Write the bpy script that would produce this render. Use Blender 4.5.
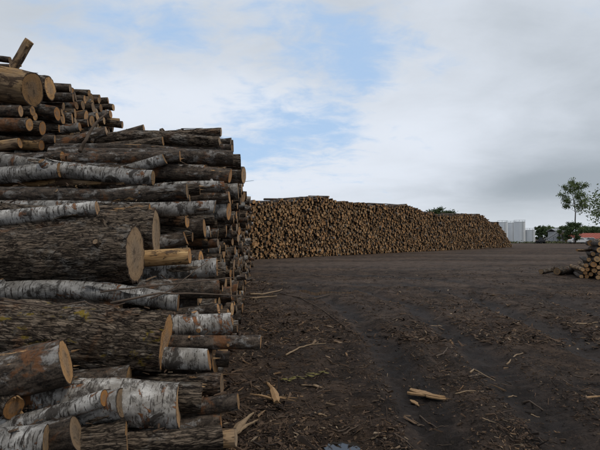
import bpy, math, random
import numpy as np
from mathutils import Vector, Matrix

random.seed(7); rng = np.random.default_rng(7)
scene = bpy.context.scene
for o in list(bpy.data.objects): bpy.data.objects.remove(o)
COL = scene.collection
R = math.radians

# ------------------------------------------------------------------ camera
FP, HOR, CH = 467.0, 237.0, 1.6           # focal length in photo pixels, horizon row, eye height
PITCH = math.atan((HOR - 225) / FP)
cam_d = bpy.data.cameras.new('camera'); cam = bpy.data.objects.new('camera', cam_d); COL.objects.link(cam)
cam_d.sensor_width = 36; cam_d.lens = FP / 600 * 36; cam_d.clip_start = .05; cam_d.clip_end = 6000
cam.location = (0, 0, CH); cam.rotation_euler = (math.pi / 2 + PITCH, 0, 0)
scene.camera = cam
scene.render.resolution_x = 1024; scene.render.resolution_y = 768

def ray(px, py):
    a, b = (px - 300) / FP, (225 - py) / FP
    c, s = math.cos(PITCH), math.sin(PITCH)
    return Vector((a, c - b * s, s + b * c))
def on_ground(px, py, z=0.0):
    r = ray(px, py); t = (z - CH) / r.z
    return Vector((r.x * t, r.y * t, z))
def at_depth(px, py, Y):
    r = ray(px, py); t = Y / r.y
    return Vector((r.x * t, Y, CH + r.z * t))

# ------------------------------------------------------------------ node helper
class NT:
    def __init__(s, tree): s.t = tree; tree.nodes.clear()
    def n(s, typ, **kw):
        nd = s.t.nodes.new(typ)
        for k, v in kw.items():
            if k.startswith('i_'):
                key = k[2:]; nd.inputs[int(key) if key.isdigit() else key.replace('_', ' ')].default_value = v
            else: setattr(nd, k, v)
        return nd
    def set(s, sock, v):
        if isinstance(v, bpy.types.NodeSocket): s.t.links.new(v, sock)
        else: sock.default_value = v
    def math(s, op, a, b=0.0, c=0.0, clamp=False):
        nd = s.n('ShaderNodeMath', operation=op, use_clamp=clamp)
        s.set(nd.inputs[0], a); s.set(nd.inputs[1], b); s.set(nd.inputs[2], c); return nd.outputs[0]
    def vmath(s, op, a, b=(0, 0, 0)):
        nd = s.n('ShaderNodeVectorMath', operation=op)
        s.set(nd.inputs[0], a); s.set(nd.inputs[1], b)
        return nd.outputs['Value'] if op in ('LENGTH', 'DOT_PRODUCT', 'DISTANCE') else nd.outputs[0]
    def noise(s, vec, scale=1, detail=4, rough=.55, dist=0.0):
        nd = s.n('ShaderNodeTexNoise'); s.set(nd.inputs['Vector'], vec)
        nd.inputs['Scale'].default_value = scale; nd.inputs['Detail'].default_value = detail
        nd.inputs['Roughness'].default_value = rough; nd.inputs['Distortion'].default_value = dist
        return nd.outputs['Fac']
    def vor(s, vec, scale=1, feature='F1', out='Distance', rnd=1.0):
        nd = s.n('ShaderNodeTexVoronoi', feature=feature); s.set(nd.inputs['Vector'], vec)
        nd.inputs['Scale'].default_value = scale; nd.inputs['Randomness'].default_value = rnd
        return nd.outputs[out]
    def step(s, v, lo, hi, a=0.0, b=1.0):
        nd = s.n('ShaderNodeMapRange', interpolation_type='SMOOTHSTEP')
        s.set(nd.inputs[0], v); s.set(nd.inputs[1], lo); s.set(nd.inputs[2], hi); s.set(nd.inputs[3], a); s.set(nd.inputs[4], b)
        return nd.outputs[0]
    def mix(s, f, a, b, mode='MIX'):
        nd = s.n('ShaderNodeMix', data_type='RGBA', blend_type=mode); s.set(nd.inputs[0], f)
        for k, v in ((6, a), (7, b)):
            if isinstance(v, tuple) and len(v) == 3: v = (*v, 1)
            s.set(nd.inputs[k], v)
        return nd.outputs[2]
    def attr(s, name, out='Vector'): return s.n('ShaderNodeAttribute', attribute_name=name).outputs[out]
    def comb(s, x, y, z):
        nd = s.n('ShaderNodeCombineXYZ'); s.set(nd.inputs[0], x); s.set(nd.inputs[1], y); s.set(nd.inputs[2], z); return nd.outputs[0]
    def sep(s, v):
        nd = s.n('ShaderNodeSeparateXYZ'); s.set(nd.inputs[0], v); return nd.outputs
    def bump(s, h, strength=.5, dist=.01, normal=None):
        nd = s.n('ShaderNodeBump'); s.set(nd.inputs['Height'], h)
        nd.inputs['Strength'].default_value = strength; nd.inputs['Distance'].default_value = dist
        if normal is not None: s.set(nd.inputs['Normal'], normal)
        return nd.outputs[0]
    def surf(s, col, rough=.85, normal=None, spec=.3, metal=0.0):
        p = s.n('ShaderNodeBsdfPrincipled'); s.set(p.inputs['Base Color'], (*col, 1) if isinstance(col, tuple) and len(col) == 3 else col)
        s.set(p.inputs['Roughness'], rough); s.set(p.inputs['Specular IOR Level'], spec); s.set(p.inputs['Metallic'], metal)
        if normal is not None: s.set(p.inputs['Normal'], normal)
        o = s.n('ShaderNodeOutputMaterial'); s.t.links.new(p.outputs[0], o.inputs[0]); return p

# ------------------------------------------------------------------ world: broken cloud over blue
SUN_EL, SUN_AZ = 56.0, 118.0              # azimuth clockwise from +Y: high on the right, a little behind the camera
world = bpy.data.worlds.new('World'); scene.world = world; world.use_nodes = True
w = NT(world.node_tree)
sky = w.n('ShaderNodeTexSky', sky_type='NISHITA', sun_disc=False)
sky.sun_elevation = R(SUN_EL); sky.sun_rotation = R(SUN_AZ); sky.air_density = 1.0; sky.dust_density = .6; sky.ozone_density = 1.5
dirv = w.vmath('NORMALIZE', w.n('ShaderNodeTexCoord').outputs['Generated'])
dx, dy, dz = w.sep(dirv)
den = w.math('ADD', w.math('MAXIMUM', dz, 0.0), .22)
plane = w.comb(w.math('DIVIDE', dx, den), w.math('DIVIDE', dy, den), 0.0)
big = w.noise(plane, .9, 3, .5, .3)
wisp = w.noise(w.vmath('MULTIPLY', w.vmath('ADD', plane, (3.1, 1.7, 0.4)), (1.0, 1.15, 1)), 1.9, 9, .60, .35)
fine = w.noise(w.vmath('MULTIPLY', plane, (1.0, 1.35, 1)), 6.5, 8, .62, .4)
def blob(px, py, sx, sz):                 # soft opening / bank in the cloud deck around one direction
    v = ray(px, py).normalized()
    d = w.vmath('LENGTH', w.vmath('MULTIPLY', w.vmath('SUBTRACT', dirv, tuple(v)), (1 / sx, 1 / sx, 1 / sz)))
    return w.math('POWER', 2.718, w.math('MULTIPLY', w.math('MULTIPLY', d, d), -1.0))
gap = w.math('MULTIPLY', blob(285, 147, .18, .050), .52)
for gx_, gy_, sx_, sz_, k_ in ((362, 62, .10, .055, .36), (325, 102, .14, .06, .32), (235, 32, .24, .08, .40), (130, 80, .16, .07, .14), (330, 12, .12, .05, .28), (210, 160, .10, .03, .2)):
    gap = w.math('ADD', gap, w.math('MULTIPLY', blob(gx_, gy_, sx_, sz_), k_))
cover = w.math('ADD', w.math('MULTIPLY', w.math('SUBTRACT', wisp, .5), 1.9), w.math('MULTIPLY', w.math('SUBTRACT', fine, .5), 1.5))
for gx_, gy_, sx_, sz_, k_ in ((520, 130, .26, .16, .42), (20, 40, .24, .16, .10), (620, 190, .3, .08, .3)):
    cover = w.math('ADD', cover, w.math('MULTIPLY', blob(gx_, gy_, sx_, sz_), k_))
cover = w.math('SUBTRACT', w.math('ADD', cover, .92), w.math('MULTIPLY', gap, 1.35))
cover = w.step(cover, .08, .92)
# deck brightness: thin bright cloud by the openings, heavier grey bank to the right and low down
shade = w.math('ADD', w.math('MULTIPLY', w.math('SUBTRACT', big, .5), .9), w.math('MULTIPLY', w.math('SUBTRACT', wisp, .5), .5))
bank = w.math('ADD', w.math('MULTIPLY', blob(560, 186, .30, .040), .50), w.math('MULTIPLY', blob(630, 100, .36, .18), .42))
shade = w.math('ADD', w.math('ADD', shade, .30), bank)
shade = w.math('SUBTRACT', shade, w.math('MULTIPLY', blob(200, 105, .22, .07), .38))
shade = w.math('ADD', shade, w.math('MULTIPLY', blob(60, 25, .26, .14), .24))
shade = w.math('SUBTRACT', shade, w.math('MULTIPLY', blob(425, 130, .20, .09), .26))
shade = w.math('SUBTRACT', shade, w.math('MULTIPLY', blob(330, 185, .30, .05), .30))
cloud = w.mix(w.step(shade, 0.0, 1.0), (7.1, 7.6, 8.4), (3.3, 3.75, 4.2))
cloud = w.mix(w.math('MULTIPLY', w.math('SUBTRACT', 1.0, w.step(dz, .025, .10)), .6), cloud, (6.2, 6.6, 7.0))
blue = w.mix(.72, sky.outputs[0], (4.7, 6.5, 9.0))
colr = w.mix(cover, blue, cloud)
bg = w.n('ShaderNodeBackground'); w.set(bg.inputs[0], colr); bg.inputs[1].default_value = .10
wo = w.n('ShaderNodeOutputWorld'); w.t.links.new(bg.outputs[0], wo.inputs[0])

sun_d = bpy.data.lights.new('sun', 'SUN'); sun_d.energy = 1.5; sun_d.angle = R(14); sun_d.color = (1, .93, .82)
sun = bpy.data.objects.new('sun', sun_d); COL.objects.link(sun)
sv = Vector((math.sin(R(SUN_AZ)) * math.cos(R(SUN_EL)), math.cos(R(SUN_AZ)) * math.cos(R(SUN_EL)), math.sin(R(SUN_EL))))
sun.rotation_euler = sv.to_track_quat('Z', 'Y').to_euler(); sun.location = sv * 50
scene.view_settings.view_transform = 'Standard'; scene.view_settings.look = 'None'
scene.view_settings.exposure = 0.12; scene.view_settings.gamma = 1.0

# ------------------------------------------------------------------ materials
MATS = {}
def mat(name):
    m = bpy.data.materials.new(name); m.use_nodes = True; MATS[name] = m; return NT(m.node_tree)

def bark_base(t):
    lc = t.attr('lc'); rnd = t.attr('rnd', 'Fac')
    off = t.comb(t.math('MULTIPLY', rnd, 83.0), t.math('MULTIPLY', rnd, 31.0), t.math('MULTIPLY', rnd, 57.0))
    return lc, rnd, t.vmath('ADD', lc, off)
def vary(t, col, rnd, lo=.65, hi=1.2):
    f = t.math('FRACT', t.math('MULTIPLY', rnd, 17.31))
    m = t.n('ShaderNodeMapRange'); t.set(m.inputs[0], f); m.inputs[3].default_value = lo; m.inputs[4].default_value = hi
    return t.vmath('SCALE', col, (0, 0, 0)) if False else t.mix(1.0, col, t.comb(m.outputs[0], m.outputs[0], m.outputs[0]), 'MULTIPLY')

def make_rough(name, moss):
    t = mat(name); lc, rnd, p = bark_base(t)
    wob = t.n('ShaderNodeTexNoise'); t.set(wob.inputs['Vector'], t.vmath('MULTIPLY', p, (9, 22, 22))); wob.inputs['Scale'].default_value = 1; wob.inputs['Detail'].default_value = 4
    pw = t.vmath('ADD', t.vmath('MULTIPLY', p, (4.5, 48, 48)), t.vmath('MULTIPLY', t.vmath('SUBTRACT', wob.outputs['Color'], (.5, .5, .5)), (2.6, 2.6, 2.6)))
    plate = t.vor(pw, 1.0, 'DISTANCE_TO_EDGE')
    ridge = t.noise(t.vmath('MULTIPLY', p, (7, 34, 34)), 1, 8, .68, .3)
    ridge2 = t.noise(t.vmath('MULTIPLY', p, (60, 130, 130)), 1, 4, .65, .2)
    hgt = t.math('ADD', t.math('MULTIPLY', t.step(plate, -.05, .30), .26), t.math('ADD', t.math('MULTIPLY', ridge, .85), t.math('MULTIPLY', ridge2, .30)))
    patch = t.noise(p, 2.6, 5, .65, .4)
    scr = t.noise(t.vmath('MULTIPLY', p, (1.6, 6, 6)), 1.0, 6, .65, .5)
    c = t.mix(t.step(hgt, .52, 1.12), (.009, .006, .0042), (.225, .172, .124))
    c = t.mix(t.math('MULTIPLY', t.step(patch, .54, .68), .55), c, t.mix(t.step(hgt, .52, 1.08), (.016, .007, .0035), (.22, .092, .032)))
    c = t.mix(t.math('MULTIPLY', t.math('MULTIPLY', t.step(t.noise(p, 4.3, 6, .7), .52, .66), t.step(hgt, .5, .9)), .6), c, (.25, .24, .22))
    c = t.mix(t.step(scr, .66, .70), c, t.mix(ridge, (.16, .075, .03), (.36, .22, .10)))
    if moss: c = t.mix(t.math('MULTIPLY', t.step(t.noise(t.vmath('MULTIPLY', p, (1, 2, 2)), 5.0, 6, .75, .3), .575, .63), t.step(hgt, .4, .8)), c, (.15, .105, .014))
    c = vary(t, c, rnd)
    t.surf(c, .9, t.bump(hgt, 1.0, .016), .15)
make_rough('bark_rough', False); make_rough('bark_mossy', True)

t = mat('bark_smooth'); lc, rnd, p = bark_base(t)
g = t.noise(t.vmath('MULTIPLY', p, (12, 30, 30)), 1, 8, .68, .3); g2 = t.noise(t.vmath('MULTIPLY', p, (90, 60, 60)), 1, 4, .6)
patch = t.noise(p, 3.2, 6, .68, .4); pale = t.noise(t.vmath('MULTIPLY', p, (4, 6, 6)), 1.3, 8, .72, .4)
scr = t.noise(t.vmath('MULTIPLY', p, (1.4, 7, 7)), 1.0, 6, .68, .5); lent = t.noise(t.vmath('MULTIPLY', p, (40, 9, 9)), 1, 4, .65)
gg = t.math('ADD', t.math('MULTIPLY', g, .75), t.math('MULTIPLY', g2, .25))
c = t.mix(t.step(gg, .36, .66), (.009, .0065, .005), (.098, .074, .055))
c = t.mix(t.math('MULTIPLY', t.step(pale, .52, .62), t.step(gg, .38, .6, .25, .8)), c, (.27, .26, .245))
c = t.mix(t.math('MULTIPLY', t.step(patch, .54, .64), .75), c, t.mix(g, (.03, .012, .005), (.22, .09, .032)))
c = t.mix(t.math('MULTIPLY', t.step(lent, .60, .66), .6), c, (.018, .013, .010))
c = t.mix(t.step(scr, .645, .685), c, t.mix(g, (.22, .10, .035), (.50, .32, .15)))
t.surf(vary(t, c, rnd), .85, t.bump(gg, .9, .012), .2)

t = mat('bark_birch'); lc, rnd, p = bark_base(t)
g = t.noise(p, 9, 8, .68, .2); stain = t.noise(t.vmath('MULTIPLY', p, (3, 5, 5)), 1.0, 7, .7, .4)
lent = t.noise(t.vmath('MULTIPLY', p, (70, 9, 9)), 1, 5, .65); lent2 = t.noise(t.vmath('MULTIPLY', p, (24, 5, 5)), 1, 5, .7, .3)
dark = t.noise(t.vmath('MULTIPLY', p, (7, 5, 5)), 1.1, 8, .74, .6)
peel = t.noise(t.vmath('MULTIPLY', p, (4.5, 4, 4)), 1.0, 8, .72, .7)
c = t.mix(t.step(g, .35, .65), (.21, .197, .18), (.47, .45, .42))
c = t.mix(t.math('MULTIPLY', t.step(stain, .42, .60), .75), c, (.15, .132, .110))
c = t.mix(t.step(lent, .575, .62), c, (.045, .036, .03))
c = t.mix(t.math('MULTIPLY', t.step(lent2, .58, .63), .85), c, (.05, .042, .036))
c = t.mix(t.step(peel, .565, .61), c, t.mix(g, (.06, .024, .011), (.29, .125, .05)))
c = t.mix(t.step(dark, .52, .60), c, t.mix(g, (.009, .007, .006), (.085, .072, .06)))
h = t.math('SUBTRACT', t.math('MULTIPLY', g, .6), t.math('ADD', t.step(peel, .565, .61), t.math('MULTIPLY', t.math('ADD', t.step(lent, .575, .62), t.step(dark, .51, .57)), .5)))
t.surf(vary(t, c, rnd, .62, 1.08), .75, t.bump(h, .8, .007), .25)

t = mat('wood_peeled'); lc, rnd, p = bark_base(t)
g = t.noise(t.vmath('MULTIPLY', p, (3.5, 40, 40)), 1, 7, .66, .4)
patch = t.noise(t.vmath('MULTIPLY', p, (2, 5, 5)), 1.2, 7, .7, .4); grey = t.noise(p, 2.2, 5, .65)
c = t.mix(t.step(g, .3, .7), (.14, .073, .028), (.48, .31, .145))
c = t.mix(t.math('MULTIPLY', t.step(grey, .42, .6), .6), c, t.mix(g, (.06, .045, .035), (.24, .19, .145)))
c = t.mix(t.step(patch, .50, .56), c, t.mix(g, (.014, .010, .008), (.12, .075, .045)))
t.surf(vary(t, c, rnd), .85, t.bump(t.math('SUBTRACT', g, t.step(patch, .50, .56)), .7, .008), .2)

def make_end(name, lo, hi, dull):
    t = mat(name); lc = t.attr('lc'); rnd = t.attr('rnd', 'Fac')
    rho, y, z = t.sep(lc)
    yz = t.comb(t.math('MULTIPLY', rnd, 71.0), y, z)
    wob = t.noise(yz, 9, 3, .5)
    ring = t.noise(t.comb(t.math('ADD', t.math('MULTIPLY', rho, 13.0), t.math('MULTIPLY', wob, 2.5)), t.math('MULTIPLY', rnd, 40.0), 0.0), 1.6, 3, .6)
    saw = t.noise(t.vmath('MULTIPLY', yz, (1, 130, 9)), 1, 3, .6)
    hue = t.math('FRACT', t.math('MULTIPLY', rnd, 7.77))
    base = t.mix(hue, (.45, .205, .060), (.45, .280, .130))
    grey = t.math('FRACT', t.math('MULTIPLY', rnd, 3.137))
    base = t.mix(t.math('MULTIPLY', t.step(grey, .55, 1.0), dull), base, (.36, .275, .185))
    c = t.mix(t.math('MULTIPLY', t.step(ring, .42, .62), .38), base, (.19, .10, .045))
    c = t.mix(t.math('MULTIPLY', t.step(saw, .45, .75), .45), c, (.17, .10, .05))
    heart = t.math('MULTIPLY', t.step(t.math('ADD', rho, t.math('MULTIPLY', t.math('SUBTRACT', wob, .5), .7)), .66, .36), .5)
    c = t.mix(heart, c, (.24, .185, .135))
    dirt = t.noise(yz, 13, 6, .68, .4)
    c = t.mix(t.math('MULTIPLY', t.step(dirt, .50, .66), .6), c, (.055, .04, .028))
    ang = t.math('ARCTAN2', y, z)
    crack = t.noise(t.comb(t.math('MULTIPLY', ang, 2.2), t.math('MULTIPLY', rho, 1.2), t.math('MULTIPLY', rnd, 90.0)), 2.0, 2, .5)
    cr = t.math('MULTIPLY', t.step(t.math('ABSOLUTE', t.math('SUBTRACT', crack, .5)), .016, .004), t.step(rho, .9, .4))
    c = t.mix(t.math('MULTIPLY', cr, .3), c, (.04, .025, .015))
    c = t.mix(t.step(t.math('ADD', rho, t.math('MULTIPLY', t.math('SUBTRACT', dirt, .5), .08)), .915, .955), c, (.05, .033, .022))
    c = vary(t, c, rnd, lo, hi)
    hh = t.math('SUBTRACT', t.math('ADD', t.math('MULTIPLY', saw, .6), t.math('MULTIPLY', ring, .3)), cr)
    t.surf(c, .85, t.bump(hh, .6, .006), .2)
make_end('wood_end', .45, 1.08, .85); make_end('wood_end_lit', .85, 1.3, .1); make_end('wood_end_weathered', .30, 1.2, .15)  # middle one: brighter copy, daylight on the small stack's ends put into its colour

t = mat('soil'); geo = t.n('ShaderNodeNewGeometry'); P = geo.outputs['Position']
px_, py_, pz_ = t.sep(P)
n1 = t.noise(P, .35, 5, .6, .4); n2 = t.noise(P, 2.3, 7, .68, .3); n3 = t.noise(P, 15, 9, .76); n4 = t.noise(P, 70, 5, .7)
mixn = t.math('ADD', t.math('MULTIPLY', n2, .45), t.math('ADD', t.math('MULTIPLY', n3, .38), t.math('MULTIPLY', n4, .25)))
c = t.mix(t.step(mixn, .42, .70), (.010, .0074, .0058), (.108, .078, .060))
brown = t.math('MULTIPLY', t.step(t.math('ADD', n1, t.math('MULTIPLY', n2, .3)), .55, .82), .85)
c = t.mix(brown, c, t.mix(t.step(mixn, .40, .68), (.016, .0105, .008), (.138, .092, .063)))
trk = t.math('MULTIPLY', t.step(t.noise(t.vmath('MULTIPLY', P, (.05, .28, 1)), 1.0, 5, .6, .6), .44, .60), .8)
packed = t.math('MULTIPLY', trk, t.step(py_, 5.0, 14.0))
c = t.mix(packed, c, t.mix(t.step(mixn, .38, .72), (.036, .0265, .021), (.170, .127, .101)))
track = t.attr('track', 'Fac')
c = t.mix(t.math('MULTIPLY', track, .65), c, t.mix(t.step(mixn, .36, .74), (.026, .021, .019), (.095, .078, .070)))
vc = t.n('ShaderNodeTexVoronoi', feature='F1'); t.set(vc.inputs['Vector'], t.vmath('MULTIPLY', t.vmath('ADD', P, (0, 0, 0)), (1, 1, .3))); vc.inputs['Scale'].default_value = 13
chipm = t.math('MULTIPLY', t.step(vc.outputs['Distance'], .26, .18), t.step(t.sep(vc.outputs['Color'])[0], .50, .62))
c = t.mix(t.math('MULTIPLY', chipm, t.math('SUBTRACT', .7, t.math('MULTIPLY', track, .55))), c, t.mix(t.sep(vc.outputs['Color'])[1], (.07, .042, .025), (.24, .17, .11)))
wet = t.step(t.noise(P, .55, 4, .6, .3), .50, .64)
wet = t.math('MAXIMUM', t.math('MULTIPLY', wet, .6), t.step(pz_, -.012, -.045))
c = t.mix(t.math('MULTIPLY', wet, .42), c, (.007, .006, .0055))
rg = t.math('SUBTRACT', .92, t.math('MULTIPLY', wet, .22))
hh = t.math('ADD', t.math('MULTIPLY', n3, 1.0), t.math('ADD', t.math('MULTIPLY', n4, .5), t.math('MULTIPLY', chipm, .35)))
t.surf(c, rg, t.bump(hh, 1.0, .07), .10)

t = mat('puddle_water'); P = t.n('ShaderNodeNewGeometry').outputs['Position']
t.surf((.028, .024, .020), .09, t.bump(t.noise(P, 9, 3), .05, .004), .5)

t = mat('chips'); rnd = t.attr('rnd', 'Fac'); P = t.n('ShaderNodeNewGeometry').outputs['Position']
f = t.math('FRACT', t.math('MULTIPLY', rnd, 11.3))
c = t.mix(t.step(rnd, .0, .85), (.014, .010, .008), (.098, .062, .039))
c = t.mix(t.step(rnd, .88, .985), c, t.mix(f, (.20, .115, .055), (.29, .22, .15)))
c = t.mix(t.math('MULTIPLY', t.noise(P, 60, 3), .5), c, (.02, .014, .01))
t.surf(c, .9, t.bump(t.noise(P, 120, 3), .5, .004), .2)

def simple(name, col, rough=.7, var=.25, scale=6, metal=0.0, spec=.3):
    t = mat(name); P = t.n('ShaderNodeNewGeometry').outputs['Position']
    n = t.noise(P, scale, 5, .62); n2 = t.noise(t.vmath('MULTIPLY', P, (1, 1, .25)), scale * 4, 4, .6)
    k = 1 - var
    c = t.mix(t.math('ADD', t.math('MULTIPLY', n, .7), t.math('MULTIPLY', n2, .3)), tuple(v * k * k for v in col), tuple(min(1, v * (1 + var)) for v in col))
    t.surf(c, rough, t.bump(n2, .2, .01), spec, metal)
simple('stick_bark', (.085, .06, .042), .85, .4, 30); simple('stick_pale', (.23, .16, .095), .8, .35, 30)
simple('splinter_wood', (.27, .165, .08), .8, .4, 25); simple('sprig_leaf', (.12, .10, .02), .7, .4, 20)
simple('silo_steel', (.66, .68, .69), .6, .10, .8, 0); simple('silo_dark', (.2, .22, .23), .6, .2, 2)
simple('steel_grey', (.27, .28, .29), .6, .25, 2); simple('steel_dark', (.05, .05, .052), .6, .3, 2)
simple('red_roof', (.27, .06, .035), .65, .25, 1.0); simple('wall_pale', (.36, .35, .33), .8, .15, 1.0)
simple('rubber', (.02, .02, .02), .85, .3, 3); simple('yellow_paint', (.40, .24, .04), .5, .2, 3)
simple('white_paint', (.62, .62, .62), .4, .1, 3); simple('dark_glass', (.02, .025, .03), .1, .1, 3, 0, .5)
simple('orange_paint', (.45, .10, .03), .5, .2, 3)
simple('trunk_bark', (.075, .058, .048), .9, .4, 3); simple('plank_wood', (.36, .25, .14), .8, .3, 8)
simple('lamp_glass', (.6, .6, .55), .2, .1, 3)
def leafmat(name, a, b):
    t = mat(name); rnd = t.attr('rnd', 'Fac')
    c = t.mix(rnd, a, b)
    p = t.surf(c, .7, None, .25)
leafmat('leaf_pale', (.045, .072, .020), (.12, .155, .048)); leafmat('leaf_dark', (.022, .042, .014), (.062, .09, .028))
leafmat('grass_blade', (.045, .06, .018), (.12, .12, .05))

# ------------------------------------------------------------------ mesh helpers
def hsh(ix, iy, iz, seed):
    h = (ix * 374761393 + iy * 668265263 + iz * 2147483647 + seed * 1274126177) & 0xffffffff
    h = ((h ^ (h >> 13)) * 1274126177) & 0xffffffff
    return ((h ^ (h >> 16)) & 0xffff) / 65535.0
def vnoise(p, seed=0):
    p = np.asarray(p, float); i = np.floor(p).astype(np.int64); f = p - i; f = f * f * (3 - 2 * f)
    out = 0
    for a in (0, 1):
        for b in (0, 1):
            for c in (0, 1):
                wgt = (f[..., 0] if a else 1 - f[..., 0]) * (f[..., 1] if b else 1 - f[..., 1]) * (f[..., 2] if c else 1 - f[..., 2])
                out = out + wgt * hsh(i[..., 0] + a, i[..., 1] + b, i[..., 2] + c, seed)
    return out
def fbm(p, oct=3, seed=0):
    s, a, tot = 0, 1.0, 0
    p = np.asarray(p, float)
    for k in range(oct): s = s + a * vnoise(p * 2 ** k, seed + k * 13); tot += a; a *= .5
    return s / tot

def mesh_obj(name, V, F, mats, parent=None, smooth=False, matidx=None, lc=None, rnd=None):
    me = bpy.data.meshes.new(name)
    if isinstance(V, np.ndarray): V = V.tolist()
    me.from_pydata(V, [], F)
    for m in mats: me.materials.append(MATS[m])
    if matidx is not None: me.polygons.foreach_set('material_index', np.asarray(matidx, np.int32))
    if smooth is True: me.polygons.foreach_set('use_smooth', np.ones(len(me.polygons), bool))
    elif smooth is not False and smooth is not None: me.polygons.foreach_set('use_smooth', np.asarray(smooth, bool))
    if lc is not None:
        a = me.attributes.new('lc', 'FLOAT_VECTOR', 'POINT'); a.data.foreach_set('vector', np.asarray(lc, np.float32).ravel())
    if rnd is not None:
        a = me.attributes.new('rnd', 'FLOAT', 'POINT')
        a.data.foreach_set('value', np.broadcast_to(np.asarray(rnd, np.float32), (len(V),)).copy())
    me.update()
    o = bpy.data.objects.new(name, me); COL.objects.link(o); o.parent = parent
    return o
def tag(o, label=None, cat=None, group=None, kind=None):
    if label: o['label'] = label
    if cat: o['category'] = cat
    if group: o['group'] = group
    if kind: o['kind'] = kind
    return o
def empty(name, loc=(0, 0, 0), rot=None):
    o = bpy.data.objects.new(name, None); COL.objects.link(o); o.location = loc; o.empty_display_size = .2
    if rot is not None: o.rotation_euler = rot
    return o
class MB:
    def __init__(s): s.V = []; s.F = []
    def add(s, V, F):
        b = len(s.V); s.V += [tuple(v) for v in V]; s.F += [tuple(b + i for i in f) for f in F]
    def box(s, c, size, M=None):
        x, y, z = [q / 2 for q in size]; c = Vector(c)
        vs = [Vector((a * x, b * y, d * z)) for a in (-1, 1) for b in (-1, 1) for d in (-1, 1)]
        vs = [(M @ v if M else v) + c for v in vs]
        s.add(vs, [(0, 1, 3, 2), (4, 6, 7, 5), (0, 4, 5, 1), (2, 3, 7, 6), (0, 2, 6, 4), (1, 5, 7, 3)])
    def tube(s, pts, rad, n=8, cap=True):
        pts = [Vector(p) for p in pts]; m = len(pts)
        if not hasattr(rad, '__len__'): rad = [rad] * m
        V = []; ref = Vector((0, 0, 1))
        for i, p in enumerate(pts):
            d = (pts[min(i + 1, m - 1)] - pts[max(i - 1, 0)]).normalized()
            u = d.cross(ref if abs(d.dot(ref)) < .95 else Vector((1, 0, 0))).normalized(); v = d.cross(u)
            V += [p + (u * math.cos(2 * math.pi * k / n) + v * math.sin(2 * math.pi * k / n)) * rad[i] for k in range(n)]
        F = [(i * n + k, i * n + (k + 1) % n, (i + 1) * n + (k + 1) % n, (i + 1) * n + k) for i in range(m - 1) for k in range(n)]
        if cap: F += [tuple(reversed(range(n))), tuple(range((m - 1) * n, m * n))]
        s.add(V, F)
    def build(s, name, m, parent=None, smooth=False): return mesh_obj(name, s.V, s.F, [m], parent, smooth)

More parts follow.
